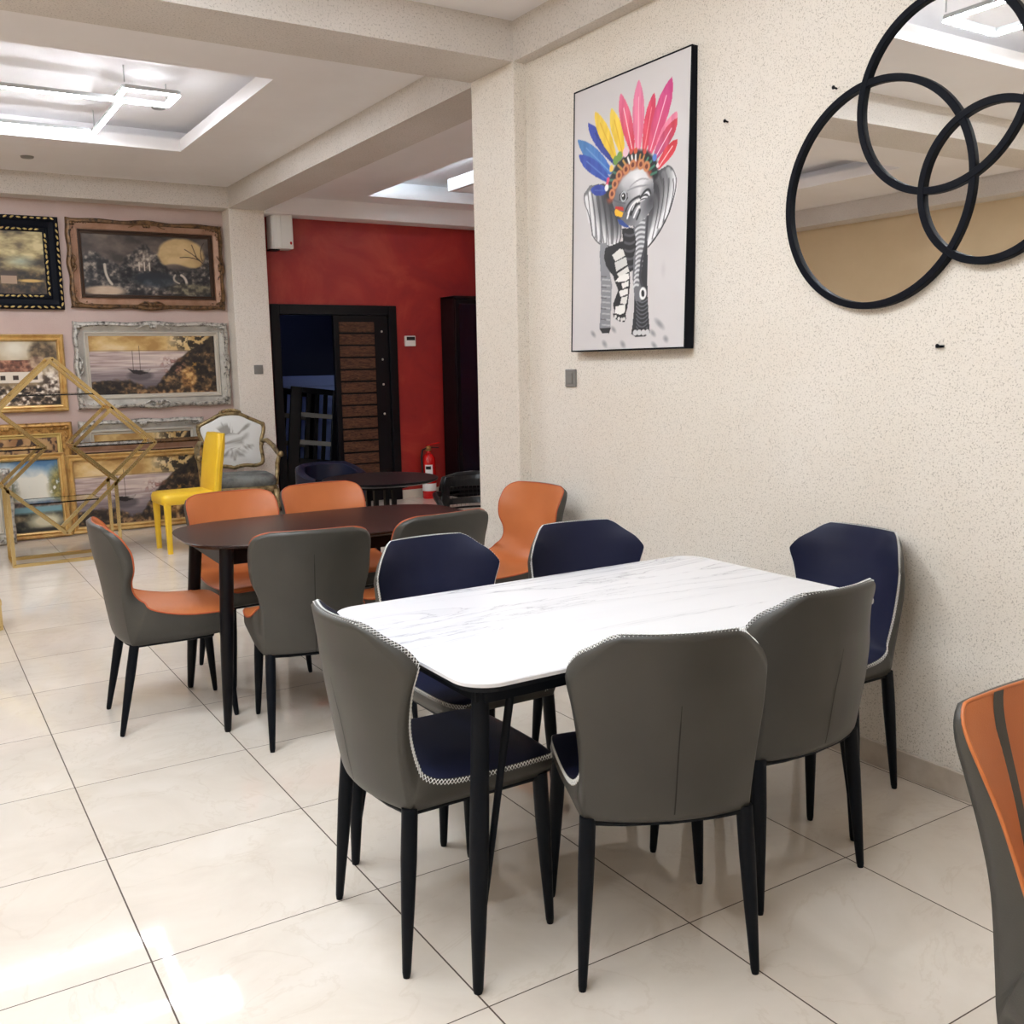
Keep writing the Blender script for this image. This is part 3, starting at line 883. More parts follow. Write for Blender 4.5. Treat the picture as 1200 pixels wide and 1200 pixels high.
# ------------------------------------------------------------------ brass diamond rack
rk = thing('display_rack', 'tall brass display rack of nested diamond frames with glass shelves', 'rack', (1.005, 8.145, 0))
BW = .024
ZC_ = .873
def dia(cx, a, h, y):
    return [(cx, y, ZC_ + h), (cx + a, y, ZC_), (cx, y, ZC_ - h), (cx - a, y, ZC_)]
for y in (-.165, .165):
    m = MB(); D = dia(0, .69, .655, y)
    for k in range(4): m.bar(D[k], D[(k + 1) % 4], BW, BW, (0, 1, 0))
    m.build('diamond_frame', 'brass', rk)
    for cx in (-.393, .393):
        m = MB(); D = dia(cx, .297, .282, y)
        ks = (2, 3) if cx > 0 else (0, 1)
        for k in ks: m.bar(D[k], D[(k + 1) % 4], BW, BW, (0, 1, 0))
        m.build('inner_frame', 'brass', rk)
m = MB()
for x, z in ((0, ZC_ + .655), (.69, ZC_), (0, ZC_ - .655), (-.69, ZC_), (.393, ZC_ + .282), (.393, ZC_ - .282), (-.393, ZC_ + .282), (-.393, ZC_ - .282), (.096, ZC_), (-.096, ZC_)):
    m.bar((x, -.165, z), (x, .165, z), BW * .9, BW * .9)
m.build('crossbar', 'brass', rk)
for nm, x0, x1, z in (('glass_shelf', -.28, .28, 1.262), ('glass_shelf', .105, .68, .868), ('glass_shelf', -.68, -.105, .868), ('glass_shelf', -.255, .255, .462)):
    o = MB().box(x0, -.16, z - .004, x1, .16, z + .004).build(nm, 'clear_glass', rk)
    for y in (-.166, .160): MB().box(x0, y, z - .005, x1, y + .006, z + .005).build('shelf_edge', 'dark_glass_shelf', o)
m = MB()
for y in (-.165, .165): m.bar((-.375, y, .012), (.375, y, .012), BW, BW)
for x in (-.375, .375): m.bar((x, -.165, .012), (x, .165, .012), BW, BW)
m.build('base_frame', 'brass', rk)
for x in (-.375, .375):
    for y in (-.165, .165):
        MB().bar((x, y, .02), (x, y, ZC_ - .655 * (1 - .375 / .69) + .01), BW, BW, (0, 1, 0)).build('post', 'brass', rk)

ls = thing('brass_stand', 'low brass framed stand, only a corner of it showing near the brass diamond rack', 'stand', (.11, 6.2, 0))
m = MB()
for y in (-.15, .15): m.bar((-.27, y, .012), (.27, y, .012), .024, .024)
for x in (-.27, .27): m.bar((x, -.15, .012), (x, .15, .012), .024, .024)
m.build('base_frame', 'brass', ls)
for x in (-.27, .27):
    for y in (-.15, .15): MB().bar((x, y, .02), (x, y, .145), .024, .024, (0, 1, 0)).build('leg', 'brass', ls)
MB().box(-.285, -.165, .145, .285, .165, .17).build('top', 'brass', ls)

# ------------------------------------------------------------------ black patio chair by the pillar
pc = thing('patio_chair', 'black plastic armchair with a perforated back beside the cream pillar', 'chair', (2.985, 5.15, 0), math.radians(160))
bm = bmesh.new(); nx, nz = 16, 11
grid = [[bm.verts.new(((i / nx - .5) * .46 * (1 - .18 * (j / nz) ** 3), -.20 - .10 * (j / nz) + .10 * (2 * i / nx - 1) ** 2, 0.43 + .30 * j / nz)) for i in range(nx + 1)] for j in range(nz + 1)]
fs = [(i, j, bm.faces.new((grid[j][i], grid[j][i + 1], grid[j + 1][i + 1], grid[j + 1][i]))) for j in range(nz) for i in range(nx)]
hole = [f for i, j, f in fs if 2 <= i < nx - 2 and 1 <= j < nz - 2 and j != 5]
bmesh.ops.inset_individual(bm, faces=hole, thickness=.0042)
bmesh.ops.delete(bm, geom=hole, context='FACES')
me = bpy.data.meshes.new('backrest'); bm.to_mesh(me); bm.free(); me.materials.append(MATS['black_plastic'])
o = bpy.data.objects.new('backrest', me); COL.objects.link(o); o.parent = pc
md = o.modifiers.new('Solid', 'SOLIDIFY'); md.thickness = .012
MB().rings([[(x, y, z) for x, y in rrect(-.24, -.22, .24, .24, .08, 6)] for z in (.425, .445)]).build('seat', 'black_plastic', pc, bevel=.006)
MB().tube([(-.225, -.10, .45), (-.215, -.19, .66), (-.19, -.255, .715), (-.1, -.29, .735), (0, -.30, .74), (.1, -.29, .735), (.19, -.255, .715), (.215, -.19, .66), (.225, -.10, .45)], .016, 8).build('back_rim', 'black_plastic', pc, smooth=True)
for s_ in (-1, 1):
    MB().tube([(s_ * .21, -.20, .63), (s_ * .265, -.10, .64), (s_ * .28, .06, .635), (s_ * .27, .17, .61), (s_ * .255, .205, .54), (s_ * .25, .20, .44)], .017, 8).build('armrest', 'black_plastic', pc, smooth=True)
    MB().tube([(s_ * .23, .19, .44), (s_ * .25, .23, 0)], [.02, .014], 8).build('leg', 'black_plastic', pc, smooth=True)
    MB().tube([(s_ * .22, -.19, .44), (s_ * .245, -.27, 0)], [.02, .014], 8).build('leg', 'black_plastic', pc, smooth=True)

# ------------------------------------------------------------------ dark blue chair before the doorway
bc = thing('tub_chair', 'dark blue low chair behind the orange chairs, in front of the doorway', 'chair', (3.05, 7.75, 0), math.radians(185))
th = np.linspace(-2.2, 2.2, 25); P = np.zeros((6, 25, 3)); Q = P.copy()
for i, z in enumerate((.34, .42, .49, .55, .59, .605)):
    drop = np.clip((np.abs(th) - .9) / 1.3, 0, 1) * .10 * i / 5
    P[i, :, 0] = .30 * np.sin(th); P[i, :, 1] = -.29 * np.cos(th); P[i, :, 2] = z - drop
    Q[i, :, 0] = .225 * np.sin(th); Q[i, :, 1] = -.215 * np.cos(th); Q[i, :, 2] = z - drop
m = MB(); m.grid(P); m.grid(Q, True); m.grid(np.stack([P[-1], (P[-1] + Q[-1]) / 2 + [0, 0, .02], Q[-1]])); m.grid(np.stack([P[0], Q[0]]))
m.grid(np.stack([P[:, 0], Q[:, 0]])); m.grid(np.stack([P[:, -1], Q[:, -1]]))
m.build('backrest', 'blue_leather', bc, smooth=True, sharp=60)
MB().rings([[(x, y, z) for x, y in rrect(-.25 + i, -.24 + i, .25 - i, .27 - i, .12 - i, 6)] for z, i in ((.33, .01), (.35, 0), (.43, 0), (.455, .03))]).build('seat', 'blue_leather', bc, smooth=True, sharp=60)
for ax in (-1, 1):
    for ay in (-1, 1):
        MB().tube([(ax * .17, ay * .17, .34), (ax * .21, ay * .21, 0)], [.018, .011], 8).build('leg', 'black_metal', bc, smooth=True)

# ------------------------------------------------------------------ pictures: paint made of code, stored per vertex
def vnoise(x, y, seed, octaves=4):
    rs = np.random.RandomState(seed)
    tab = rs.rand(64, 64)
    tot = np.zeros_like(x, dtype=float); amp = 1.0; s = 0.0
    for o in range(octaves):
        fx, fy = x * 2 ** o, y * 2 ** o
        ix, iy = np.floor(fx).astype(int), np.floor(fy).astype(int)
        u, v = fx - ix, fy - iy
        u = u * u * (3 - 2 * u); v = v * v * (3 - 2 * v)
        g = lambda a, b_: tab[(a + 7 * o) % 64, (b_ + 13 * o) % 64]
        tot += amp * ((g(ix, iy) * (1 - u) + g(ix + 1, iy) * u) * (1 - v) + (g(ix, iy + 1) * (1 - u) + g(ix + 1, iy + 1) * u) * v)
        s += amp; amp *= .55
    return tot / s

class Canvas:
    def __init__(s, nu, nv, asp):
        s.u, s.v = np.meshgrid(np.linspace(0, 1, nu), np.linspace(0, 1, nv))
        s.c = np.zeros((nv, nu, 3)); s.asp = asp
    def put(s, mask, col):
        m = np.clip(mask, 0, 1)[..., None]
        s.c = s.c * (1 - m) + np.asarray(col, float) * m
    def inside(s, pts):
        u, v = s.u, s.v; r = np.zeros(u.shape, bool); n = len(pts)
        for i in range(n):
            (x0, y0), (x1, y1) = pts[i], pts[(i + 1) % n]
            if y0 == y1: continue
            r ^= ((y0 > v) != (y1 > v)) & (u < (x1 - x0) * (v - y0) / (y1 - y0) + x0)
        return r.astype(float)
    def fill(s, pts, col, a=1.0): s.put(s.inside(pts) * a, col)
    def dist(s, pts):
        A = s.asp; d = np.full(s.u.shape, 9.0)
        for (x0, y0), (x1, y1) in zip(pts[:-1], pts[1:]):
            dx, dy = x1 - x0, (y1 - y0) * A
            t = np.clip(((s.u - x0) * dx + (s.v - y0) * A * dy) / max(dx * dx + dy * dy, 1e-9), 0, 1)
            d = np.minimum(d, np.hypot(s.u - x0 - t * dx, (s.v - y0) * A - t * dy))
        return d
    def stroke(s, pts, w, col, a=1.0):
        if len(pts) == 3:
            P = np.array(pts); t = np.linspace(0, 1, 9)[:, None]
            M = 2 * P[1] - (P[0] + P[2]) / 2
            pts = [tuple(p) for p in (1 - t) ** 2 * P[0] + 2 * t * (1 - t) * M + t * t * P[2]]
        d = s.dist(pts); k = .003 if w < .012 else max(.003, .38 * w); s.put(np.clip((w / 2 - d) / k + .5, 0, 1) * a, col)
    def ellipse(s, c, r, rot, col, a=1.0, soft=False):
        x = s.u - c[0]; y = (s.v - c[1]) * s.asp
        X = x * math.cos(rot) + y * math.sin(rot); Y = -x * math.sin(rot) + y * math.cos(rot)
        e = np.hypot(X / r[0], Y / (r[1] * s.asp))
        s.put((np.clip(1.25 - e, 0, 1) if soft else np.clip((1 - e) * 6 + .5, 0, 1)) * a, col)
    def obj(s, name, W, H, parent, y=0.0, z0=0.0, x0=None):
        nv, nu = s.u.shape
        x0 = -W / 2 if x0 is None else x0
        P = np.stack([x0 + s.u * W, np.full(s.u.shape, y), z0 + s.v * H], -1)
        m = MB().grid(P)
        o = m.build(name, 'painted_canvas', parent)
        c = np.ones((nv * nu, 4)); c[:, :3] = lin(s.c.reshape(-1, 3))
        a = o.data.color_attributes.new('paint', 'FLOAT_COLOR', 'POINT'); a.data.foreach_set('color', c.ravel())
        return o

def tones(k, mask, n, stops):
    """paint the masked area with colours graded along a noise field"""
    n = np.clip((n - .28) / .44, 0, 1)
    ps = [p for p, c in stops]; cs = np.array([c for p, c in stops], float)
    col = np.stack([np.interp(n, ps, cs[:, i]) for i in range(3)], -1)
    k.put(mask, col)

def hump(k, cx, cy, rx, ry, soft=.35):
    return np.clip((1 - np.hypot((k.u - cx) / rx, (k.v - cy) / ry)) / soft, 0, 1)

def seascape():
    """yellow sky, a moored two-master, leafy bank on the right"""
    k = Canvas(240, 126, .5); u, v = k.u, k.v
    n1 = vnoise(u * 6, v * 5, 1, 5); n2 = vnoise(u * 34, v * 18, 2, 3); n3 = vnoise(u * 10, v * 7, 3); n4 = vnoise(u * 5, v * 50, 4, 2)
    k.c[:] = (206, 176, 122); tones(k, 1.0, n1, [(0, (170, 130, 72)), (.5, (206, 172, 112)), (1, (220, 196, 150))])
    w_ = np.clip((.74 - v) * 80, 0, 1)
    tones(k, w_, n4 * .7 + n1 * .3, [(0, (150, 130, 126)), (.5, (186, 166, 160)), (1, (212, 196, 186))]); k.put(w_ * np.clip(.52 - v, 0, 1) * 2.3, (92, 84, 92))
    k.put(np.clip(1 - np.abs(v - .745) / .010, 0, 1) * (u < .78) * .8, (120, 96, 76))
    k.put(hump(k, .38, .32, .12, .10) * .7, (70, 64, 68))
    for x, t in ((.33, .74), (.385, .82)): k.stroke([(x, .42), (x, t)], .0045, (62, 46, 38))
    k.fill([(.28, .45), (.32, .42), (.42, .41), (.47, .43), (.44, .36), (.38, .335), (.33, .36)], (34, 27, 28)); k.put(hump(k, .46, .40, .07, .03) * .8, (196, 184, 176))
    edge = np.interp(u, [0, .12, .3, .42, .5, .56, .64, .72, .8, 1], [.24, .30, .26, .12, .16, .30, .52, .66, .80, 1.05])
    bank = np.clip((edge + .10 * (n3 - .5) + .06 * (n2 - .5) - v) * 22, 0, 1)
    tones(k, bank, n2 * .65 + n3 * .35, [(0, (18, 14, 14)), (.4, (46, 36, 28)), (.7, (92, 70, 48)), (1, (158, 124, 82))])
    fol = np.clip((u - .60) * 6, 0, 1) * np.clip((v - .70) * 12, 0, 1)
    k.put(fol * np.clip((n2 - .47) * 9, 0, 1), (48, 38, 26))
    tones(k, hump(k, .63, .50, .13, .20, .9) * np.clip((n2 - .36) * 6, 0, 1) * np.clip((n3 - .3) * 5, 0, 1), n2, [(0, (60, 34, 36)), (.5, (112, 68, 64)), (1, (176, 126, 118))])
    tones(k, hump(k, .77, .26, .08, .24) * .9, n2, [(0, (110, 76, 44)), (.5, (178, 130, 72)), (1, (222, 182, 118))])
    k.put(hump(k, .84, .48, .05, .12) * .7 * np.clip((n2 - .4) * 6, 0, 1), (176, 130, 56))
    tones(k, np.clip((.11 - v) * 12, 0, 1) * (u > .35) * .8, n2, [(0, (50, 36, 26)), (.6, (140, 104, 66)), (1, (192, 150, 104))])
    return k

def grotto():
    """dusky park with a lit clearing, a pavilion, white figures of rock and a dark pool"""
    k = Canvas(240, 126, .5); u, v = k.u, k.v
    n1 = vnoise(u * 7, v * 5, 11); n2 = vnoise(u * 34, v * 18, 12, 3); n3 = vnoise(u * 13, v * 8, 13)
    tones(k, 1.0, n1, [(0, (58, 50, 48)), (.5, (86, 76, 70)), (1, (112, 98, 88))])
    clear = np.clip((1.0 - np.hypot((u - .77) / .20, (v - .70) / .30) + .12 * (n3 - .5)) * 8, 0, 1) * np.clip((v - .50 - .03 * np.sin(u * 20)) * 30, 0, 1)
    edge = np.interp(u, [0, .1, .2, .28, .36, .44, .5, .58, .66, .8, .9, 1], [.66, .74, .60, .52, .70, .84, .88, .70, .50, .46, .60, .74])
    tones(k, np.clip((edge + .16 * (n3 - .5) - v) * 16, 0, 1), n2 * .6 + n3 * .4, [(0, (14, 14, 18)), (.42, (42, 40, 42)), (.7, (86, 80, 76)), (1, (152, 140, 128))])
    tones(k, clear, n1, [(0, (168, 138, 92)), (1, (206, 178, 130))])
    tones(k, hump(k, .47, .58, .10, .28, .6), n2, [(0, (64, 56, 54)), (.5, (128, 116, 106)), (1, (196, 182, 166))])
    for x in (.43, .47, .51): k.stroke([(x, .42), (x, .55)], .010, (200, 188, 172))
    k.put(hump(k, .54, .28, .20, .15, .4), (30, 36, 44)); tones(k, hump(k, .58, .22, .14, .10, .6) * .8, n3, [(0, (40, 46, 54)), (1, (120, 122, 124))])
    k.stroke([(.165, .50), (.175, .32), (.21, .18)], .020, (190, 178, 162)); k.stroke([(.76, .36), (.79, .30), (.80, .20)], .020, (198, 186, 172)); k.stroke([(.71, .36), (.70, .28), (.74, .22)], .014, (170, 160, 148))
    tones(k, hump(k, .15, .07, .19, .10), n1, [(0, (140, 118, 98)), (1, (198, 174, 150))])
    tones(k, hump(k, .84, .12, .22, .12) * .8, n2, [(0, (56, 50, 44)), (1, (140, 132, 104))])
    for a in (((.97, .50), (.90, .66), (.80, .80)), ((.93, .60), (.86, .66), (.76, .66)), ((.94, .62), (.93, .78), (.96, .92)), ((.90, .64), (.88, .76), (.86, .88))): k.stroke(a, .007, (58, 44, 34))
    return k

def stormy():
    """brown storm sky over a white cottage and a lit track"""
    k = Canvas(190, 120, .72); u, v = k.u, k.v
    n1 = vnoise(u * 4, v * 6, 21, 5); n2 = vnoise(u * 26, v * 18, 22, 3)
    tones(k, 1.0, n1, [(0, (34, 28, 22)), (.4, (100, 86, 60)), (.7, (164, 146, 102)), (1, (208, 192, 142))])
    k.put(hump(k, .76, .52, .2, .12, 1) * .7, (150, 166, 156))
    tones(k, np.clip((.40 + .14 * (n1 - .5) - v) * 9, 0, 1), n2, [(0, (26, 21, 17)), (.6, (62, 50, 34)), (1, (104, 84, 54))])
    k.fill([(.30, .16), (.30, .40), (.44, .44), (.52, .40), (.52, .16)], (196, 178, 142)); k.fill([(.27, .40), (.36, .56), (.48, .54), (.54, .40)], (84, 70, 58))
    k.fill([(.54, .16), (.54, .29), (.70, .29), (.70, .16)], (164, 138, 116)); k.fill([(.53, .29), (.57, .37), (.68, .36), (.72, .29)], (66, 52, 44))
    for x in (.38, .46): k.fill([(x, .24), (x, .29), (x + .03, .29), (x + .03, .24)], (40, 32, 28))
    k.put(hump(k, .84, .215, .16, .035, .5), (210, 170, 98)); tones(k, np.clip((.14 - v) * 14, 0, 1), n2, [(0, (30, 24, 20)), (1, (92, 70, 52))])
    tones(k, hump(k, .05, .5, .2, .5), n2, [(0, (18, 16, 14)), (1, (66, 54, 36))])
    return k

def village():
    """cottages with a tiled roof among blossom"""
    k = Canvas(190, 134, .72); u, v = k.u, k.v
    n1 = vnoise(u * 6, v * 5, 31); n2 = vnoise(u * 28, v * 20, 32, 3)
    tones(k, 1.0, n1, [(0, (146, 124, 92)), (1, (196, 178, 148))])
    k.put(hump(k, .60, .88, .22, .24, .8), (218, 210, 192))
    tones(k, hump(k, .86, .80, .16, .24), n2, [(0, (70, 58, 44)), (1, (140, 116, 84))])
    roof = k.inside([(.34, .52), (.40, .70), (.74, .70), (.80, .52)])
    tones(k, roof, n2, [(0, (84, 50, 40)), (.6, (128, 82, 62)), (1, (178, 128, 102))]); k.fill([(.36, .36), (.36, .52), (.84, .52), (.84, .36)], (220, 208, 192))
    tones(k, hump(k, .80, .66, .10, .12), n2, [(0, (110, 84, 66)), (1, (190, 160, 132))])
    for x in (.44, .56, .74): k.fill([(x, .40), (x, .47), (x + .05, .47), (x + .05, .40)], (54, 40, 34))
    tones(k, np.clip((.40 - v + .24 * (n1 - .5)) * 10, 0, 1), n2, [(0, (24, 19, 17)), (.4, (72, 58, 46)), (.7, (140, 120, 100)), (1, (232, 220, 204))])
    tones(k, hump(k, .92, .36, .12, .26, .5), n2, [(0, (70, 56, 48)), (.5, (176, 160, 144)), (1, (238, 228, 214))])
    return k

def lake():
    """blue sky with white cloud, green trees, a strip of water and a white rapid"""
    k = Canvas(190, 134, .8); u, v = k.u, k.v
    n1 = vnoise(u * 5, v * 4, 41); n2 = vnoise(u * 26, v * 20, 42, 3)
    k.c[:] = (70, 112, 150); k.put(np.clip((.98 - v) * 3.2 + (n1 - .5) * 1.6, 0, 1), (224, 220, 206))
    tones(k, hump(k, .30, .58, .26, .36, .5) * np.clip((n2 - .3) * 8, 0, 1), n2, [(0, (30, 34, 24)), (1, (104, 104, 66))])
    tones(k, hump(k, 1.0, .62, .17, .36, .5) * np.clip((n2 - .3) * 8, 0, 1), n2, [(0, (70, 72, 36)), (1, (160, 146, 84))])
    tones(k, np.clip((.44 - v) * 30, 0, 1), n2, [(0, (64, 52, 46)), (1, (140, 110, 98))])
    k.put(np.clip((.37 - v) * 40, 0, 1), (112, 150, 158)); tones(k, np.clip((.29 - v) * 24, 0, 1), n2, [(0, (26, 26, 22)), (1, (84, 80, 60))])
    k.put(hump(k, .80, .15, .27, .14, .6), (202, 194, 164)); tones(k, hump(k, .48, .20, .16, .06, .5), n2, [(0, (96, 82, 58)), (1, (150, 132, 98))])
    k.put(np.clip((.07 - v) * 30, 0, 1), (34, 32, 27))
    return k

def meadow():
    """warm brown field spotted with dark blossom"""
    k = Canvas(190, 110, .6); u, v = k.u, k.v
    n2 = vnoise(u * 24, v * 16, 52, 3); n1 = vnoise(u * 5, v * 4, 51)
    tones(k, 1.0, n1, [(0, (150, 106, 66)), (1, (198, 160, 108))]); tones(k, np.clip((n2 - .5) * 8, 0, 1), n1, [(0, (52, 32, 22)), (1, (88, 60, 40))]); k.put((v < .5) * .6, (96, 70, 46))
    return k

def picture_frame(root, W, H, prof, mat, wave=0.0, waves=3):
    """mitred moulding; prof = (inset, height towards the viewer)"""
    n = 24; loops = []
    for o, h in prof:
        L = []
        cs = [(-W / 2 + o, o), (W / 2 - o, o), (W / 2 - o, H - o), (-W / 2 + o, H - o)]
        for k in range(4):
            (x0, z0), (x1, z1) = cs[k], cs[(k + 1) % 4]
            for i in range(n):
                t = i / n
                wv = wave * math.sin(PI * t) * (.5 - .5 * math.cos(2 * PI * waves * t)) * (1 if o < .035 else 0)
                nx, nz = ((0, -1), (1, 0), (0, 1), (-1, 0))[k]
                L.append((x0 + (x1 - x0) * t + nx * (wv - wave * .5 * (o < .035)), -h, z0 + (z1 - z0) * t + nz * (wv - wave * .5 * (o < .035))))
        loops.append(L)
    loops.append(loops[0])
    def strip(a, b_, name, mt_):
        MB().rings(loops[a:b_], cap=False).build(name, mt_, root, smooth=True, sharp=28)
    if len(mat) == 1:
        strip(0, len(loops), 'frame', mat[0]); return
    strip(0, 5, 'outer_moulding', mat[0]); strip(4, 7, 'frame', mat[1]); strip(6, len(loops), 'inner_moulding', mat[2])

def carving(root, name, c, size, mat, k=0, sx=1, sz=1):
    """leaf and scroll cluster wrapping a frame corner; sx, sz point outwards"""
    rs = random.Random(k + 5)
    m = MB(); cx, cz, y = c
    m.blob((cx, y - .010, cz), (size * .22, .016, size * .22))
    for arm in range(2):
        for i in range(8):
            t = size * (-.30 + 1.75 * i / 7); w_ = size * (.34 - .035 * i)
            off = rs.uniform(-.30, .36) * size * (1 - i / 10)
            x, z = (cx - sx * t, cz + sz * off) if arm == 0 else (cx + sx * off, cz - sz * t)
            m.blob((x, y + rs.uniform(-.006, .006), z), (w_ * rs.uniform(.3, .5), .012, w_ * rs.uniform(.55, .85)), rot=(PI / 2 if arm == 0 else 0) + rs.uniform(-.7, .7), n=7, m=4)
    return m.build(name, mat, root, smooth=True)

def scroll(root, name, c, L, mat, horizontal=True):
    m = MB(); cx, cz, y = c
    for s in (-1, 1):
        pts = []
        for i in range(9):
            t = i / 8
            a, b_ = s * L * t, .02 * math.sin(t * PI * 1.5)
            pts.append((cx + a, y, cz + b_) if horizontal else (cx + b_, y, cz + a))
        m.tube(pts, [.013 - .009 * i / 8 for i in range(9)], 6)
    for d in (-.02, 0, .02):
        m.blob((cx + (d if horizontal else 0), y - .006, cz + (0 if horizontal else d)), (.017, .016, .02))
    return m.build(name, mat, root, smooth=True)

PRO_WIDE = [(0, 0), (0, .035), (.012, .05), (.03, .052), (.042, .036), (.085, .022), (.095, .030), (.105, .030), (.112, .016), (.128, .014), (.132, .006), (.132, 0)]
PRO_THIN = [(0, 0), (0, .03), (.01, .04), (.022, .03), (.03, .022), (.042, .034), (.052, .03), (.06, .012), (.06, 0)]

def picture(name, label, cat, loc, W, H, art, mat, light, prof, fw, lean=0.0, ornate=False, wave=0.0, group=None):
    r = thing(name, label, cat, loc, (math.radians(-lean), 0, 0), group)
    picture_frame(r, W, H, prof, FM[mat] if prof is PRO_WIDE else ('gold_panel',), wave)
    art.obj('canvas', W - 2 * fw + .01, H - 2 * fw + .01, r, y=-.008, z0=fw - .005)
    MB().box(-W / 2 + .03, -.007, .03, W / 2 - .03, -.001, H - .03).build('backing', 'bronze_dark', r)
    if ornate:
        q = 0
        for sx in (-1, 1):
            for z in (.052, H - .052):
                carving(r, 'corner_ornament', (sx * (W / 2 - .050), z, -.040), .085, mat, q, sx, 1 if z > .1 else -1); q += 1
        for z in (.045, H - .045):
            scroll(r, 'edge_ornament', (0, z, -.046), .16, mat)
        for sx in (-1, 1):
            scroll(r, 'edge_ornament', (sx * (W / 2 - .045), H / 2, -.046), .11, mat, False)
    return r

FM = {'aged_bronze': ('aged_bronze', 'bronze_panel', 'bronze_dark'), 'aged_silver': ('aged_silver', 'silver_panel', 'silver_light'), 'gilt': ('gilt', 'gilt', 'gilt_light')}
GP = 'framed landscape pictures hung on the mauve wall'
GL = 'framed pictures leaning along the mauve wall'
ts = (YB - .003)
# hung: black carved, bronze, thin gold, silver
pk = thing('framed_picture', 'black framed stormy landscape with gold leaf edging, hung high on the mauve wall', 'picture', (.83, ts, 1.975), 0, GP)
Wk, Hk = 1.03, .79
picture_frame(pk, Wk, Hk, PRO_WIDE, ('black_frame',))
stormy().obj('canvas', Wk - .254, Hk - .254, pk, y=-.008, z0=.127)
rs = random.Random(4)
for side in range(4):
    for o, step, y in ((.018, .052, -.05), (.112, .045, -.031)):
        m = MB()
        if side < 2:
            z = (o, Hk - o)[side]
            for k in range(int((Wk - 2 * o) / step)):
                m.blob((-Wk / 2 + o + step * (k + .5), y, z), (.020, .008, .0085), rot=rs.uniform(-.6, .6), n=6, m=4)
        else:
            x = (-Wk / 2 + o, Wk / 2 - o)[side - 2]
            for k in range(int((Hk - 2 * o) / step)):
                m.blob((x, y, o + step * (k + .5)), (.0085, .008, .020), rot=rs.uniform(-.6, .6), n=6, m=4)
        m.build('gilt_beading', 'gilt_light', pk, smooth=True)

picture('framed_picture', 'wide bronze framed dusky park scene hung high beside the white pillar', 'picture', (2.085, ts, 1.985), 1.375, .79, grotto(), 'aged_bronze', 'aged_bronze', PRO_WIDE, .130, ornate=1, wave=.018, group=GP)
picture('framed_picture', 'thin gold framed cottage scene hung below the black framed picture', 'picture', (.835, ts, 1.085), .95, .675, village(), 'gilt', 'gilt_light', PRO_THIN, .058, group=GP)
picture('framed_picture', 'wide silver framed sailing boat scene hung below the bronze framed picture', 'picture', (2.08, ts, 1.085), 1.385, .79, seascape(), 'aged_silver', 'silver_light', PRO_WIDE, .130, ornate=2, wave=.018, group=GP)
# leaning, back to front
picture('framed_picture', 'carved gold framed brown meadow picture leaning behind the blue sky landscape', 'picture', (.775, 9.475, .004), 1.08, .985, meadow(), 'gilt', 'gilt_light', PRO_WIDE, .130, 5.5, ornate=1, group=GL)
picture('framed_picture', 'silver framed sea picture, rearmost of the leaning stack beside the yellow chair', 'picture', (1.925, 9.485, .004), 1.12, .985, seascape(), 'aged_silver', 'silver_light', PRO_WIDE, .130, 5, ornate=2, wave=.012, group=GL)
picture('framed_picture', 'bronze framed picture leaning between the silver frame and the gold framed seascape', 'picture', (1.86, 9.405, .004), 1.15, .80, grotto(), 'aged_bronze', 'aged_bronze', PRO_WIDE, .130, 5, group=GL)
picture('framed_picture', 'gold framed sailing boat picture at the front of the leaning stack behind the brass rack', 'picture', (1.815, 9.315, .004), 1.20, .70, seascape(), 'gilt', 'gilt_light', PRO_THIN, .058, 5, group=GL)
picture('framed_picture', 'gold framed landscape with blue sky and water leaning on the floor', 'picture', (.80, 9.27, .004), .82, .735, lake(), 'gilt', 'gilt_light', PRO_THIN, .058, 8, group=GL)
picture('framed_picture', 'white silver carved frame standing in front of the blue sky landscape', 'picture', (.42, 9.12, .004), .68, .64, village(), 'aged_silver', 'silver_light', PRO_WIDE, .130, 8, ornate=2, wave=.012, group=GL)

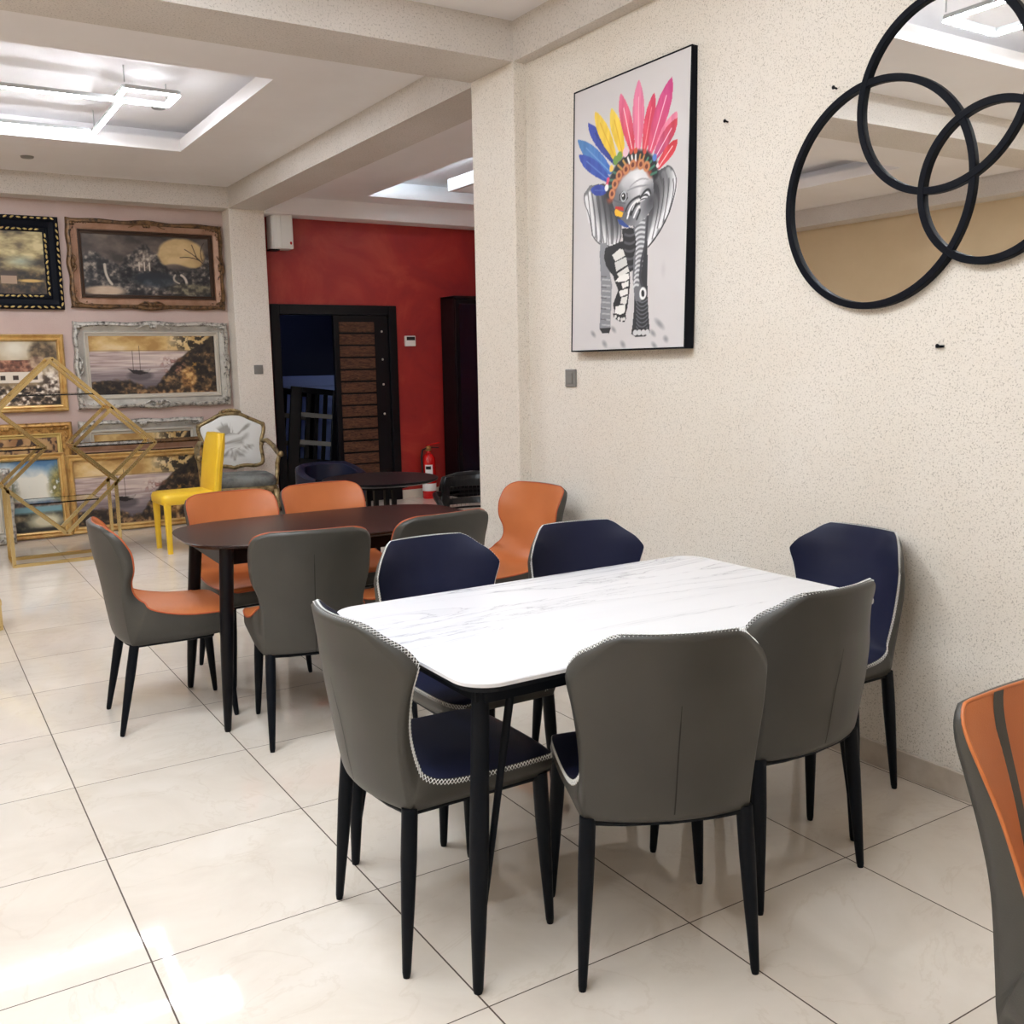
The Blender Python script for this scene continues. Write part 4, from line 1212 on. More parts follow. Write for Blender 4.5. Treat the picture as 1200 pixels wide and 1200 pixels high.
# ------------------------------------------------------------------ elephant canvas on the cream wall
ELEPHANT_ART = [
('e',(0.801,0.085),(0.05,0.012),-0.6,(120,120,126),0.65),
('e',(0.32,0.022),(0.03,0.012),-0.6,(120,120,126),0.65),
('e',(0.49,0.017),(0.03,0.012),-0.6,(120,120,126),0.65),
('e',(0.855,0.03),(0.025,0.012),-0.6,(120,120,126),0.65),
('e',(0.749,0.053),(0.03,0.01),-0.6,(120,120,126),0.65),
('e',(0.402,0.075),(0.03,0.01),-0.6,(120,120,126),0.65),
('e',(0.21,0.062),(0.03,0.01),-0.6,(120,120,126),0.65),
('e',(0.762,0.009),(0.03,0.01),-0.6,(120,120,126),0.65),
('e',(0.823,0.276),(0.02,0.03),0,(196,190,192),0.5),
('f',((0.106,0.578),(0.137,0.543),(0.168,0.498),(0.187,0.445),(0.229,0.426),(0.266,0.408),(0.301,0.399),(0.331,0.394),(0.377,0.397),(0.406,0.385),(0.441,0.391),(0.459,0.42),(0.462,0.456),(0.449,0.512),(0.402,0.597),(0.286,0.629),(0.155,0.635),(0.106,0.611)),(118,118,122)),
('s',((0.125,0.591),(0.146,0.542),(0.163,0.503)),0.034,(236,236,238)),
('s',((0.155,0.603),(0.182,0.53),(0.198,0.444)),0.034,(236,236,238)),
('s',((0.203,0.603),(0.234,0.513),(0.244,0.425)),0.034,(236,236,238)),
('s',((0.263,0.589),(0.29,0.5),(0.304,0.405)),0.034,(236,236,238)),
('s',((0.322,0.562),(0.341,0.478),(0.348,0.399)),0.034,(236,236,238)),
('s',((0.375,0.517),(0.393,0.461),(0.397,0.395)),0.034,(236,236,238)),
('s',((0.433,0.472),(0.434,0.435),(0.423,0.395)),0.034,(236,236,238)),
('s',((0.14,0.613),(0.162,0.532),(0.19,0.445)),0.008,(96,96,100)),
('s',((0.173,0.615),(0.21,0.514),(0.235,0.423)),0.008,(96,96,100)),
('s',((0.215,0.607),(0.258,0.502),(0.304,0.398)),0.008,(96,96,100)),
('s',((0.263,0.603),(0.314,0.498),(0.348,0.395)),0.008,(96,96,100)),
('s',((0.31,0.577),(0.372,0.489),(0.383,0.397)),0.008,(96,96,100)),
('s',((0.357,0.527),(0.422,0.472),(0.409,0.386)),0.008,(96,96,100)),
('m',((0.106,0.578),(0.137,0.543),(0.168,0.498),(0.187,0.445),(0.229,0.426),(0.266,0.408),(0.301,0.399),(0.331,0.394),(0.377,0.397),(0.406,0.385),(0.441,0.391),(0.459,0.42),(0.462,0.456),(0.449,0.512),(0.402,0.597),(0.286,0.629),(0.155,0.635),(0.106,0.611)),(0.397,0.561),(0.2,0.15),(34,34,38),0.95),
('m',((0.106,0.578),(0.137,0.543),(0.168,0.498),(0.187,0.445),(0.229,0.426),(0.266,0.408),(0.301,0.399),(0.331,0.394),(0.377,0.397),(0.406,0.385),(0.441,0.391),(0.459,0.42),(0.462,0.456),(0.449,0.512),(0.402,0.597),(0.286,0.629),(0.155,0.635),(0.106,0.611)),(0.321,0.589),(0.16,0.12),(34,34,38),0.7),
('m',((0.106,0.578),(0.137,0.543),(0.168,0.498),(0.187,0.445),(0.229,0.426),(0.266,0.408),(0.301,0.399),(0.331,0.394),(0.377,0.397),(0.406,0.385),(0.441,0.391),(0.459,0.42),(0.462,0.456),(0.449,0.512),(0.402,0.597),(0.286,0.629),(0.155,0.635),(0.106,0.611)),(0.427,0.49),(0.13,0.098),(34,34,38),0.55),
('s',((0.106,0.611),(0.106,0.578),(0.137,0.543)),0.006,(70,70,74)),
('s',((0.137,0.543),(0.168,0.494),(0.187,0.445)),0.007,(50,50,54)),
('s',((0.187,0.445),(0.254,0.408),(0.331,0.394)),0.007,(50,50,54)),
('s',((0.331,0.394),(0.407,0.384),(0.459,0.42)),0.007,(40,40,44)),
('f',((0.758,0.622),(0.831,0.631),(0.877,0.615),(0.908,0.578),(0.904,0.54),(0.883,0.507),(0.862,0.473),(0.813,0.433),(0.767,0.404),(0.721,0.374),(0.692,0.364),(0.662,0.39),(0.705,0.52),(0.702,0.607)),(128,128,132)),
('s',((0.878,0.6),(0.894,0.552),(0.861,0.489)),0.036,(240,240,242)),
('s',((0.841,0.614),(0.867,0.547),(0.832,0.459)),0.036,(240,240,242)),
('s',((0.805,0.606),(0.825,0.53),(0.785,0.431)),0.036,(240,240,242)),
('s',((0.759,0.594),(0.79,0.513),(0.739,0.401)),0.036,(240,240,242)),
('s',((0.733,0.537),(0.75,0.477),(0.699,0.375)),0.036,(240,240,242)),
('s',((0.851,0.586),(0.845,0.529),(0.812,0.441)),0.008,(100,100,104)),
('s',((0.805,0.59),(0.808,0.524),(0.766,0.424)),0.008,(100,100,104)),
('s',((0.76,0.571),(0.772,0.503),(0.725,0.39)),0.008,(100,100,104)),
('s',((0.883,0.58),(0.886,0.533),(0.857,0.473)),0.008,(100,100,104)),
('m',((0.758,0.622),(0.831,0.631),(0.877,0.615),(0.908,0.578),(0.904,0.54),(0.883,0.507),(0.862,0.473),(0.813,0.433),(0.767,0.404),(0.721,0.374),(0.692,0.364),(0.662,0.39),(0.705,0.52),(0.702,0.607)),(0.741,0.572),(0.15,0.112),(40,40,44),0.85),
('m',((0.758,0.622),(0.831,0.631),(0.877,0.615),(0.908,0.578),(0.904,0.54),(0.883,0.507),(0.862,0.473),(0.813,0.433),(0.767,0.404),(0.721,0.374),(0.692,0.364),(0.662,0.39),(0.705,0.52),(0.702,0.607)),(0.715,0.507),(0.11,0.083),(40,40,44),0.7),
('m',((0.758,0.622),(0.831,0.631),(0.877,0.615),(0.908,0.578),(0.904,0.54),(0.883,0.507),(0.862,0.473),(0.813,0.433),(0.767,0.404),(0.721,0.374),(0.692,0.364),(0.662,0.39),(0.705,0.52),(0.702,0.607)),(0.805,0.606),(0.1,0.075),(40,40,44),0.3),
('s',((0.831,0.631),(0.877,0.615),(0.908,0.578)),0.006,(50,50,54)),
('s',((0.908,0.578),(0.899,0.532),(0.862,0.473)),0.007,(30,30,34)),
('s',((0.862,0.473),(0.786,0.411),(0.694,0.363)),0.009,(24,24,28)),
('f',((0.266,0.408),(0.325,0.404),(0.362,0.285),(0.381,0.247),(0.372,0.08),(0.355,0.063),(0.295,0.064),(0.268,0.081),(0.281,0.193),(0.273,0.289),(0.26,0.365)),(140,141,146)),
('s',((0.292,0.269),(0.363,0.263)),0.008,(185,186,190)),
('s',((0.292,0.247),(0.363,0.241)),0.008,(185,186,190)),
('s',((0.292,0.226),(0.364,0.22)),0.008,(185,186,190)),
('s',((0.293,0.204),(0.364,0.199)),0.008,(185,186,190)),
('s',((0.293,0.183),(0.364,0.177)),0.008,(185,186,190)),
('s',((0.293,0.161),(0.365,0.156)),0.008,(185,186,190)),
('s',((0.294,0.139),(0.365,0.134)),0.008,(185,186,190)),
('s',((0.294,0.117),(0.366,0.112)),0.008,(185,186,190)),
('s',((0.295,0.096),(0.366,0.091)),0.008,(185,186,190)),
('s',((0.28,0.281),(0.327,0.277)),0.006,(95,95,100)),
('s',((0.28,0.241),(0.328,0.237)),0.006,(95,95,100)),
('s',((0.281,0.2),(0.329,0.196)),0.006,(95,95,100)),
('s',((0.281,0.159),(0.329,0.155)),0.006,(95,95,100)),
('s',((0.282,0.118),(0.33,0.114)),0.006,(95,95,100)),
('f',((0.268,0.084),(0.378,0.082),(0.361,0.061),(0.295,0.062)),(40,40,44)),
('f',((0.313,0.386),(0.474,0.401),(0.462,0.447),(0.584,0.44),(0.605,0.285),(0.556,0.285),(0.523,0.279),(0.409,0.265),(0.326,0.315),(0.302,0.349)),(26,26,30)),
('s',((0.491,0.423),(0.535,0.415),(0.574,0.418)),0.014,(80,80,85)),
('s',((0.491,0.394),(0.536,0.386),(0.575,0.39)),0.014,(80,80,85)),
('s',((0.492,0.366),(0.537,0.358),(0.575,0.362)),0.014,(80,80,85)),
('s',((0.493,0.337),(0.538,0.33),(0.576,0.334)),0.014,(80,80,85)),
('s',((0.494,0.309),(0.539,0.301),(0.577,0.305)),0.014,(80,80,85)),
('f',((0.372,0.36),(0.452,0.374),(0.486,0.368),(0.516,0.316),(0.539,0.278),(0.546,0.241),(0.526,0.154),(0.505,0.121),(0.412,0.127),(0.394,0.171),(0.439,0.221),(0.398,0.265),(0.373,0.313)),(28,28,32)),
('f',((0.378,0.355),(0.447,0.374),(0.477,0.369),(0.496,0.345),(0.408,0.33)),(228,226,222)),
('f',((0.402,0.326),(0.504,0.34),(0.518,0.311),(0.42,0.292)),(214,213,210)),
('f',((0.426,0.283),(0.522,0.304),(0.536,0.285),(0.444,0.268)),(228,226,222)),
('f',((0.409,0.255),(0.455,0.275),(0.528,0.279),(0.537,0.26),(0.512,0.252),(0.444,0.252)),(240,238,234)),
('f',((0.467,0.244),(0.529,0.251),(0.533,0.233),(0.479,0.225)),(236,234,230)),
('f',((0.445,0.217),(0.524,0.224),(0.525,0.203),(0.463,0.195)),(236,234,230)),
('f',((0.469,0.192),(0.525,0.196),(0.515,0.168),(0.458,0.169)),(226,224,220)),
('f',((0.417,0.161),(0.503,0.166),(0.502,0.135),(0.459,0.129),(0.412,0.137)),(240,238,234)),
('f',((0.395,0.137),(0.459,0.127),(0.51,0.13),(0.516,0.112),(0.5,0.1),(0.448,0.105),(0.401,0.121)),(24,24,28)),
('e',(0.418,0.123),(0.012,0.007),0,(220,218,214),1),
('e',(0.448,0.114),(0.012,0.007),0,(220,218,214),1),
('e',(0.476,0.11),(0.012,0.007),0,(220,218,214),1),
('e',(0.496,0.112),(0.012,0.007),0,(220,218,214),1),
('f',((0.586,0.381),(0.688,0.384),(0.695,0.209),(0.709,0.118),(0.722,0.058),(0.685,0.044),(0.597,0.044),(0.568,0.064),(0.583,0.143),(0.581,0.203),(0.623,0.257)),(44,45,50)),
('s',((0.603,0.184),(0.648,0.167),(0.696,0.177)),0.007,(105,108,114)),
('s',((0.604,0.17),(0.648,0.152),(0.697,0.163)),0.007,(105,108,114)),
('s',((0.604,0.155),(0.649,0.138),(0.697,0.148)),0.007,(105,108,114)),
('s',((0.605,0.14),(0.649,0.123),(0.698,0.133)),0.007,(105,108,114)),
('s',((0.605,0.125),(0.65,0.108),(0.698,0.119)),0.007,(105,108,114)),
('s',((0.606,0.11),(0.65,0.093),(0.699,0.104)),0.007,(105,108,114)),
('s',((0.606,0.095),(0.651,0.078),(0.699,0.089)),0.007,(105,108,114)),
('s',((0.607,0.08),(0.651,0.064),(0.7,0.075)),0.007,(105,108,114)),
('f',((0.568,0.071),(0.716,0.072),(0.722,0.053),(0.685,0.043),(0.597,0.043),(0.563,0.055)),(26,26,30)),
('e',(0.597,0.058),(0.02,0.011),0,(210,210,212),1),
('e',(0.632,0.058),(0.02,0.011),0,(210,210,212),1),
('e',(0.668,0.057),(0.02,0.011),0,(210,210,212),1),
('e',(0.701,0.057),(0.02,0.011),0,(210,210,212),1),
('f',((0.562,0.445),(0.597,0.38),(0.571,0.337),(0.566,0.259),(0.581,0.203),(0.593,0.175),(0.637,0.17),(0.69,0.191),(0.668,0.215),(0.634,0.234),(0.622,0.275),(0.637,0.32),(0.672,0.372),(0.69,0.455),(0.667,0.523),(0.515,0.543)),(112,113,118)),
('s',((0.575,0.483),(0.612,0.489),(0.658,0.485)),0.013,(214,215,218)),
('s',((0.579,0.466),(0.614,0.472),(0.658,0.468)),0.013,(214,215,218)),
('s',((0.582,0.449),(0.616,0.455),(0.659,0.451)),0.013,(214,215,218)),
('s',((0.585,0.431),(0.618,0.438),(0.66,0.434)),0.013,(214,215,218)),
('s',((0.588,0.414),(0.62,0.421),(0.66,0.417)),0.013,(214,215,218)),
('s',((0.591,0.397),(0.62,0.404),(0.659,0.4)),0.013,(214,215,218)),
('s',((0.592,0.38),(0.621,0.387),(0.658,0.383)),0.013,(214,215,218)),
('s',((0.593,0.363),(0.62,0.37),(0.656,0.367)),0.013,(214,215,218)),
('s',((0.593,0.345),(0.619,0.353),(0.653,0.35)),0.013,(214,215,218)),
('s',((0.593,0.328),(0.617,0.336),(0.65,0.333)),0.013,(214,215,218)),
('s',((0.591,0.311),(0.614,0.319),(0.646,0.316)),0.013,(214,215,218)),
('s',((0.589,0.294),(0.61,0.302),(0.641,0.299)),0.013,(214,215,218)),
('s',((0.586,0.277),(0.606,0.285),(0.635,0.282)),0.013,(214,215,218)),
('s',((0.583,0.259),(0.601,0.268),(0.629,0.265)),0.013,(214,215,218)),
('s',((0.579,0.242),(0.596,0.251),(0.622,0.248)),0.013,(214,215,218)),
('s',((0.575,0.225),(0.591,0.233),(0.616,0.231)),0.013,(214,215,218)),
('s',((0.685,0.469),(0.672,0.376),(0.64,0.32),(0.628,0.257),(0.648,0.229)),0.018,(60,60,66)),
('e',(0.657,0.199),(0.03,0.023),0,(245,245,245),1),
('e',(0.657,0.199),(0.014,0.013),0.3,(30,30,34),1),
('f',((0.363,0.566),(0.383,0.593),(0.435,0.622),(0.525,0.643),(0.614,0.645),(0.691,0.634),(0.721,0.606),(0.732,0.549),(0.725,0.498),(0.669,0.47),(0.591,0.447),(0.511,0.452),(0.438,0.49),(0.385,0.531)),(168,169,173)),
('m',((0.363,0.566),(0.383,0.593),(0.435,0.622),(0.525,0.643),(0.614,0.645),(0.691,0.634),(0.721,0.606),(0.732,0.549),(0.725,0.498),(0.669,0.47),(0.591,0.447),(0.511,0.452),(0.438,0.49),(0.385,0.531)),(0.585,0.613),(0.17,0.128),(244,244,246),1),
('m',((0.363,0.566),(0.383,0.593),(0.435,0.622),(0.525,0.643),(0.614,0.645),(0.691,0.634),(0.721,0.606),(0.732,0.549),(0.725,0.498),(0.669,0.47),(0.591,0.447),(0.511,0.452),(0.438,0.49),(0.385,0.531)),(0.664,0.591),(0.1,0.075),(236,236,240),0.8),
('m',((0.363,0.566),(0.383,0.593),(0.435,0.622),(0.525,0.643),(0.614,0.645),(0.691,0.634),(0.721,0.606),(0.732,0.549),(0.725,0.498),(0.669,0.47),(0.591,0.447),(0.511,0.452),(0.438,0.49),(0.385,0.531)),(0.437,0.515),(0.12,0.09),(60,60,66),0.8),
('m',((0.363,0.566),(0.383,0.593),(0.435,0.622),(0.525,0.643),(0.614,0.645),(0.691,0.634),(0.721,0.606),(0.732,0.549),(0.725,0.498),(0.669,0.47),(0.591,0.447),(0.511,0.452),(0.438,0.49),(0.385,0.531)),(0.71,0.527),(0.11,0.083),(52,52,58),0.9),
('m',((0.363,0.566),(0.383,0.593),(0.435,0.622),(0.525,0.643),(0.614,0.645),(0.691,0.634),(0.721,0.606),(0.732,0.549),(0.725,0.498),(0.669,0.47),(0.591,0.447),(0.511,0.452),(0.438,0.49),(0.385,0.531)),(0.394,0.576),(0.08,0.06),(96,96,102),0.7),
('m',((0.363,0.566),(0.383,0.593),(0.435,0.622),(0.525,0.643),(0.614,0.645),(0.691,0.634),(0.721,0.606),(0.732,0.549),(0.725,0.498),(0.669,0.47),(0.591,0.447),(0.511,0.452),(0.438,0.49),(0.385,0.531)),(0.53,0.479),(0.1,0.075),(70,70,76),0.6),
('m',((0.363,0.566),(0.383,0.593),(0.435,0.622),(0.525,0.643),(0.614,0.645),(0.691,0.634),(0.721,0.606),(0.732,0.549),(0.725,0.498),(0.669,0.47),(0.591,0.447),(0.511,0.452),(0.438,0.49),(0.385,0.531)),(0.527,0.565),(0.08,0.06),(150,150,156),0.6),
('s',((0.527,0.59),(0.605,0.608),(0.683,0.601)),0.008,(170,170,175)),
('s',((0.507,0.579),(0.586,0.585),(0.693,0.58)),0.009,(150,150,156)),
('s',((0.51,0.481),(0.559,0.518),(0.656,0.537)),0.013,(242,242,244)),
('s',((0.532,0.493),(0.582,0.528),(0.666,0.54)),0.013,(36,36,40)),
('s',((0.553,0.506),(0.606,0.538),(0.676,0.542)),0.013,(242,242,244)),
('s',((0.575,0.518),(0.629,0.547),(0.685,0.545)),0.013,(36,36,40)),
('s',((0.596,0.53),(0.652,0.557),(0.695,0.547)),0.013,(242,242,244)),
('s',((0.617,0.542),(0.675,0.566),(0.704,0.55)),0.013,(36,36,40)),
('s',((0.494,0.508),(0.537,0.537),(0.613,0.549)),0.013,(36,36,40)),
('s',((0.518,0.499),(0.557,0.526),(0.613,0.536)),0.013,(242,242,244)),
('s',((0.543,0.489),(0.577,0.516),(0.613,0.524)),0.013,(36,36,40)),
('s',((0.567,0.479),(0.597,0.506),(0.614,0.511)),0.013,(242,242,244)),
('s',((0.592,0.47),(0.617,0.495),(0.614,0.499)),0.013,(36,36,40)),
('f',((0.436,0.573),(0.466,0.583),(0.507,0.571),(0.513,0.55),(0.478,0.541),(0.436,0.552)),(30,30,34)),
('e',(0.473,0.562),(0.028,0.02),0.6,(190,195,200),1),
('e',(0.473,0.562),(0.018,0.014),0.6,(8,8,10),1),
('e',(0.467,0.566),(0.006,0.004),0,(255,255,255),1),
('s',((0.384,0.56),(0.416,0.549),(0.488,0.536)),0.008,(90,90,96)),
('f',((0.403,0.533),(0.471,0.524),(0.477,0.51),(0.426,0.518),(0.398,0.524)),(196,36,30)),
('f',((0.392,0.516),(0.403,0.524),(0.474,0.503),(0.461,0.488),(0.404,0.499)),(250,190,30)),
('f',((0.421,0.484),(0.461,0.479),(0.54,0.442),(0.484,0.45),(0.439,0.465)),(40,72,150)),
('g',((0.419,0.689),(0.391,0.718),(0.353,0.757),(0.305,0.795),(0.254,0.826),(0.202,0.85),(0.161,0.865),(0.133,0.873),(0.133,0.873),(0.133,0.862),(0.141,0.842),(0.165,0.813),(0.206,0.781),(0.266,0.744),(0.334,0.709),(0.385,0.684)),(28,50,140),(40,62,170),((0.402,0.686),(0.133,0.873))),
('s',((0.392,0.694),(0.202,0.825)),0.006,(30,40,110)),
('g',((0.378,0.662),(0.342,0.689),(0.292,0.726),(0.232,0.76),(0.172,0.787),(0.11,0.807),(0.064,0.818),(0.033,0.823),(0.033,0.823),(0.035,0.811),(0.05,0.792),(0.082,0.764),(0.134,0.734),(0.205,0.702),(0.285,0.673),(0.345,0.653)),(42,100,190),(70,130,190),((0.361,0.657),(0.033,0.823))),
('s',((0.349,0.664),(0.117,0.781)),0.006,(110,160,215)),
('g',((0.366,0.634),(0.331,0.657),(0.284,0.688),(0.227,0.717),(0.171,0.738),(0.115,0.753),(0.072,0.762),(0.044,0.765),(0.044,0.765),(0.048,0.754),(0.062,0.737),(0.093,0.713),(0.142,0.688),(0.208,0.663),(0.282,0.64),(0.337,0.624)),(30,70,165),(38,70,178),((0.351,0.629),(0.044,0.765))),
('s',((0.339,0.634),(0.123,0.73)),0.006,(90,130,205)),
('g',((0.338,0.604),(0.313,0.612),(0.281,0.623),(0.247,0.629),(0.216,0.63),(0.19,0.627),(0.173,0.622),(0.163,0.618),(0.163,0.618),(0.17,0.611),(0.185,0.602),(0.208,0.593),(0.237,0.588),(0.272,0.586),(0.308,0.588),(0.335,0.59)),(34,60,160),(30,56,160),((0.336,0.597),(0.163,0.618))),
('s',((0.329,0.598),(0.207,0.612)),0.006,(60,90,180)),
('g',((0.409,0.709),(0.393,0.739),(0.37,0.779),(0.337,0.819),(0.3,0.852),(0.258,0.879),(0.224,0.897),(0.2,0.906),(0.2,0.906),(0.195,0.896),(0.196,0.877),(0.208,0.848),(0.236,0.814),(0.279,0.774),(0.333,0.735),(0.374,0.707)),(240,200,40),(248,214,80),((0.391,0.708),(0.2,0.906))),
('s',((0.384,0.716),(0.248,0.856)),0.006,(225,170,20)),
('g',((0.48,0.709),(0.476,0.737),(0.468,0.774),(0.451,0.811),(0.427,0.843),(0.397,0.869),(0.371,0.886),(0.351,0.896),(0.351,0.896),(0.343,0.887),(0.337,0.871),(0.337,0.844),(0.351,0.812),(0.379,0.775),(0.416,0.737),(0.446,0.709)),(242,196,36),(250,220,90),((0.463,0.709),(0.351,0.896))),
('s',((0.458,0.716),(0.379,0.849)),0.006,(222,168,20)),
('g',((0.565,0.708),(0.561,0.742),(0.553,0.787),(0.535,0.832),(0.51,0.87),(0.479,0.902),(0.452,0.924),(0.432,0.936),(0.432,0.936),(0.423,0.925),(0.417,0.905),(0.418,0.874),(0.433,0.835),(0.461,0.789),(0.5,0.743),(0.53,0.709)),(226,60,80),(236,120,160),((0.548,0.709),(0.432,0.936))),
('s',((0.543,0.718),(0.461,0.879)),0.006,(255,225,230)),
('g',((0.61,0.706),(0.622,0.743),(0.636,0.792),(0.64,0.841),(0.634,0.884),(0.619,0.921),(0.602,0.946),(0.588,0.96),(0.588,0.96),(0.574,0.949),(0.558,0.929),(0.544,0.896),(0.539,0.854),(0.545,0.802),(0.561,0.75),(0.574,0.71)),(238,120,150),(232,130,170),((0.592,0.708),(0.588,0.96))),
('s',((0.592,0.718),(0.589,0.898)),0.006,(250,200,215)),
('g',((0.655,0.697),(0.678,0.725),(0.705,0.762),(0.725,0.801),(0.733,0.834),(0.732,0.864),(0.726,0.883),(0.718,0.895),(0.718,0.895),(0.703,0.888),(0.683,0.873),(0.66,0.848),(0.642,0.816),(0.631,0.776),(0.627,0.734),(0.626,0.702)),(222,64,80),(226,72,110),((0.641,0.699),(0.718,0.895))),
('s',((0.644,0.707),(0.699,0.847)),0.006,(245,150,160)),
('g',((0.709,0.686),(0.749,0.72),(0.799,0.764),(0.838,0.809),(0.86,0.85),(0.867,0.886),(0.864,0.91),(0.857,0.925),(0.857,0.925),(0.834,0.918),(0.802,0.902),(0.762,0.874),(0.728,0.835),(0.699,0.787),(0.681,0.735),(0.669,0.695)),(222,80,110),(206,70,140),((0.689,0.691),(0.857,0.925))),
('s',((0.696,0.7),(0.816,0.869)),0.006,(250,215,230)),
('g',((0.754,0.666),(0.791,0.683),(0.838,0.706),(0.875,0.732),(0.898,0.756),(0.906,0.778),(0.906,0.795),(0.901,0.805),(0.901,0.805),(0.881,0.803),(0.851,0.795),(0.815,0.781),(0.782,0.76),(0.753,0.731),(0.733,0.7),(0.72,0.675)),(232,120,150),(236,140,170),((0.737,0.67),(0.901,0.805))),
('s',((0.744,0.676),(0.861,0.772)),0.006,(245,180,200)),
('g',((0.742,0.659),(0.78,0.674),(0.827,0.694),(0.866,0.716),(0.892,0.738),(0.904,0.758),(0.907,0.773),(0.904,0.782),(0.904,0.782),(0.885,0.78),(0.856,0.774),(0.82,0.762),(0.786,0.743),(0.754,0.718),(0.73,0.69),(0.713,0.668)),(190,80,140),(216,60,74),((0.728,0.664),(0.904,0.782))),
('s',((0.735,0.668),(0.861,0.753)),0.006,(250,215,235)),
('g',((0.769,0.625),(0.801,0.635),(0.842,0.648),(0.876,0.663),(0.898,0.678),(0.909,0.694),(0.912,0.705),(0.91,0.712),(0.91,0.712),(0.893,0.712),(0.869,0.709),(0.838,0.701),(0.808,0.689),(0.781,0.671),(0.76,0.65),(0.745,0.634)),(226,66,80),(214,50,60),((0.757,0.63),(0.91,0.712))),
('s',((0.764,0.633),(0.872,0.692)),0.006,(255,215,215)),
('s',((0.352,0.571),(0.383,0.614),(0.444,0.65),(0.524,0.671),(0.603,0.675),(0.671,0.661),(0.71,0.626)),0.062,(146,66,40)),
('s',((0.336,0.585),(0.362,0.632),(0.423,0.676),(0.503,0.697),(0.583,0.699),(0.66,0.686),(0.728,0.648),(0.739,0.612)),0.05,(22,22,26)),
('s',((0.387,0.611),(0.333,0.612)),0.014,(60,120,95)),
('s',((0.399,0.628),(0.345,0.635)),0.014,(60,120,95)),
('s',((0.425,0.647),(0.376,0.661)),0.014,(70,120,90)),
('s',((0.456,0.662),(0.418,0.681)),0.014,(200,150,70)),
('s',((0.491,0.672),(0.464,0.692)),0.014,(210,160,80)),
('s',((0.521,0.676),(0.505,0.697)),0.014,(245,245,240)),
('s',((0.547,0.678),(0.539,0.7)),0.014,(245,245,240)),
('s',((0.573,0.678),(0.573,0.699)),0.014,(245,245,240)),
('s',((0.604,0.675),(0.612,0.695)),0.014,(200,140,70)),
('s',((0.63,0.67),(0.645,0.688)),0.014,(200,140,70)),
('s',((0.655,0.66),(0.678,0.676)),0.014,(70,140,105)),
('s',((0.676,0.649),(0.707,0.662)),0.014,(60,130,100)),
('s',((0.692,0.634),(0.73,0.643)),0.014,(60,130,100)),
('s',((0.704,0.615),(0.749,0.619)),0.014,(60,120,95)),
('e',(0.368,0.582),(0.028,0.019),0.5,(206,132,84),1),
('e',(0.368,0.582),(0.013,0.009),0.5,(110,44,24),1),
('e',(0.393,0.615),(0.028,0.019),0.5,(206,132,84),1),
('e',(0.393,0.615),(0.013,0.009),0.5,(110,44,24),1),
('e',(0.429,0.643),(0.028,0.019),0.5,(206,132,84),1),
('e',(0.429,0.643),(0.013,0.009),0.5,(110,44,24),1),
('e',(0.49,0.658),(0.028,0.019),0.5,(206,132,84),1),
('e',(0.49,0.658),(0.013,0.009),0.5,(110,44,24),1),
('e',(0.549,0.667),(0.028,0.019),0.5,(206,132,84),1),
('e',(0.549,0.667),(0.013,0.009),0.5,(110,44,24),1),
('e',(0.618,0.661),(0.028,0.019),0.5,(206,132,84),1),
('e',(0.618,0.661),(0.013,0.009),0.5,(110,44,24),1),
('e',(0.667,0.648),(0.028,0.019),0.5,(206,132,84),1),
('e',(0.667,0.648),(0.013,0.009),0.5,(110,44,24),1),
('e',(0.485,0.72),(0.026,0.018),0,(240,200,215),1),
('e',(0.359,0.676),(0.018,0.013),0,(245,205,90),1),
('e',(0.33,0.637),(0.014,0.01),0,(225,70,110),1),
('e',(0.322,0.623),(0.013,0.009),0,(225,70,110),1),
('e',(0.318,0.61),(0.018,0.013),0,(245,245,245),1),
('e',(0.397,0.701),(0.024,0.017),0,(110,150,60),1),
('e',(0.432,0.712),(0.024,0.017),0,(110,150,60),1),
('e',(0.732,0.671),(0.018,0.013),0,(90,130,205),1),
('e',(0.757,0.641),(0.011,0.008),0,(250,225,225),1),
('e',(0.572,0.714),(0.016,0.011),0,(215,90,50),1),
('e',(0.65,0.702),(0.014,0.01),0,(215,80,60),1),
('e',(0.533,0.716),(0.014,0.01),0,(215,80,60),1)]

ka = Canvas(230, 345, 1.5)
ka.c[:] = (214, 210, 210)
g0 = vnoise(ka.u * 3, ka.v * 4, 61)
ka.put((g0 - .35) * .9, (204, 199, 200))
for it in ELEPHANT_ART:
    if it[0] == 'f': ka.fill(it[1], it[2])
    elif it[0] == 's': ka.stroke(it[1], it[2], it[3])
    elif it[0] == 'm':
        e = np.hypot((ka.u - it[2][0]) / it[3][0], (ka.v - it[2][1]) / it[3][1])
        ka.put(ka.inside(it[1]) * np.clip(1 - e, 0, 1) ** .8 * it[5], it[4])
    elif it[0] == 'e': ka.ellipse(it[1], it[2], it[3], it[4], it[5], soft=it[5] < 1)
    else:
        (b0, t0) = it[4] if len(it) > 4 else it[-1]
        b0 = np.array(b0); t0 = np.array(t0); dd = t0 - b0
        f = np.clip(((ka.u - b0[0]) * dd[0] + (ka.v - b0[1]) * dd[1] * 2.25) / (dd[0] ** 2 + dd[1] ** 2 * 2.25), 0, 1)[..., None]
        col = np.array(it[2]) * (1 - f) + np.array(it[3]) * f
        tex = vnoise(ka.u * 40, ka.v * 14, 63, 2)[..., None]
        ka.put(ka.inside(it[1]), col + (tex - .5) * 36)
ew, eh = .80, 1.185
ep = thing('wall_canvas', 'canvas of a grey elephant wearing a bright feather headdress on the cream wall', 'painting', (XW - .003, 3.475, 1.478), (0, 0, -PI / 2))
ep.rotation_euler = (math.radians(-1.35), 0, -PI / 2)
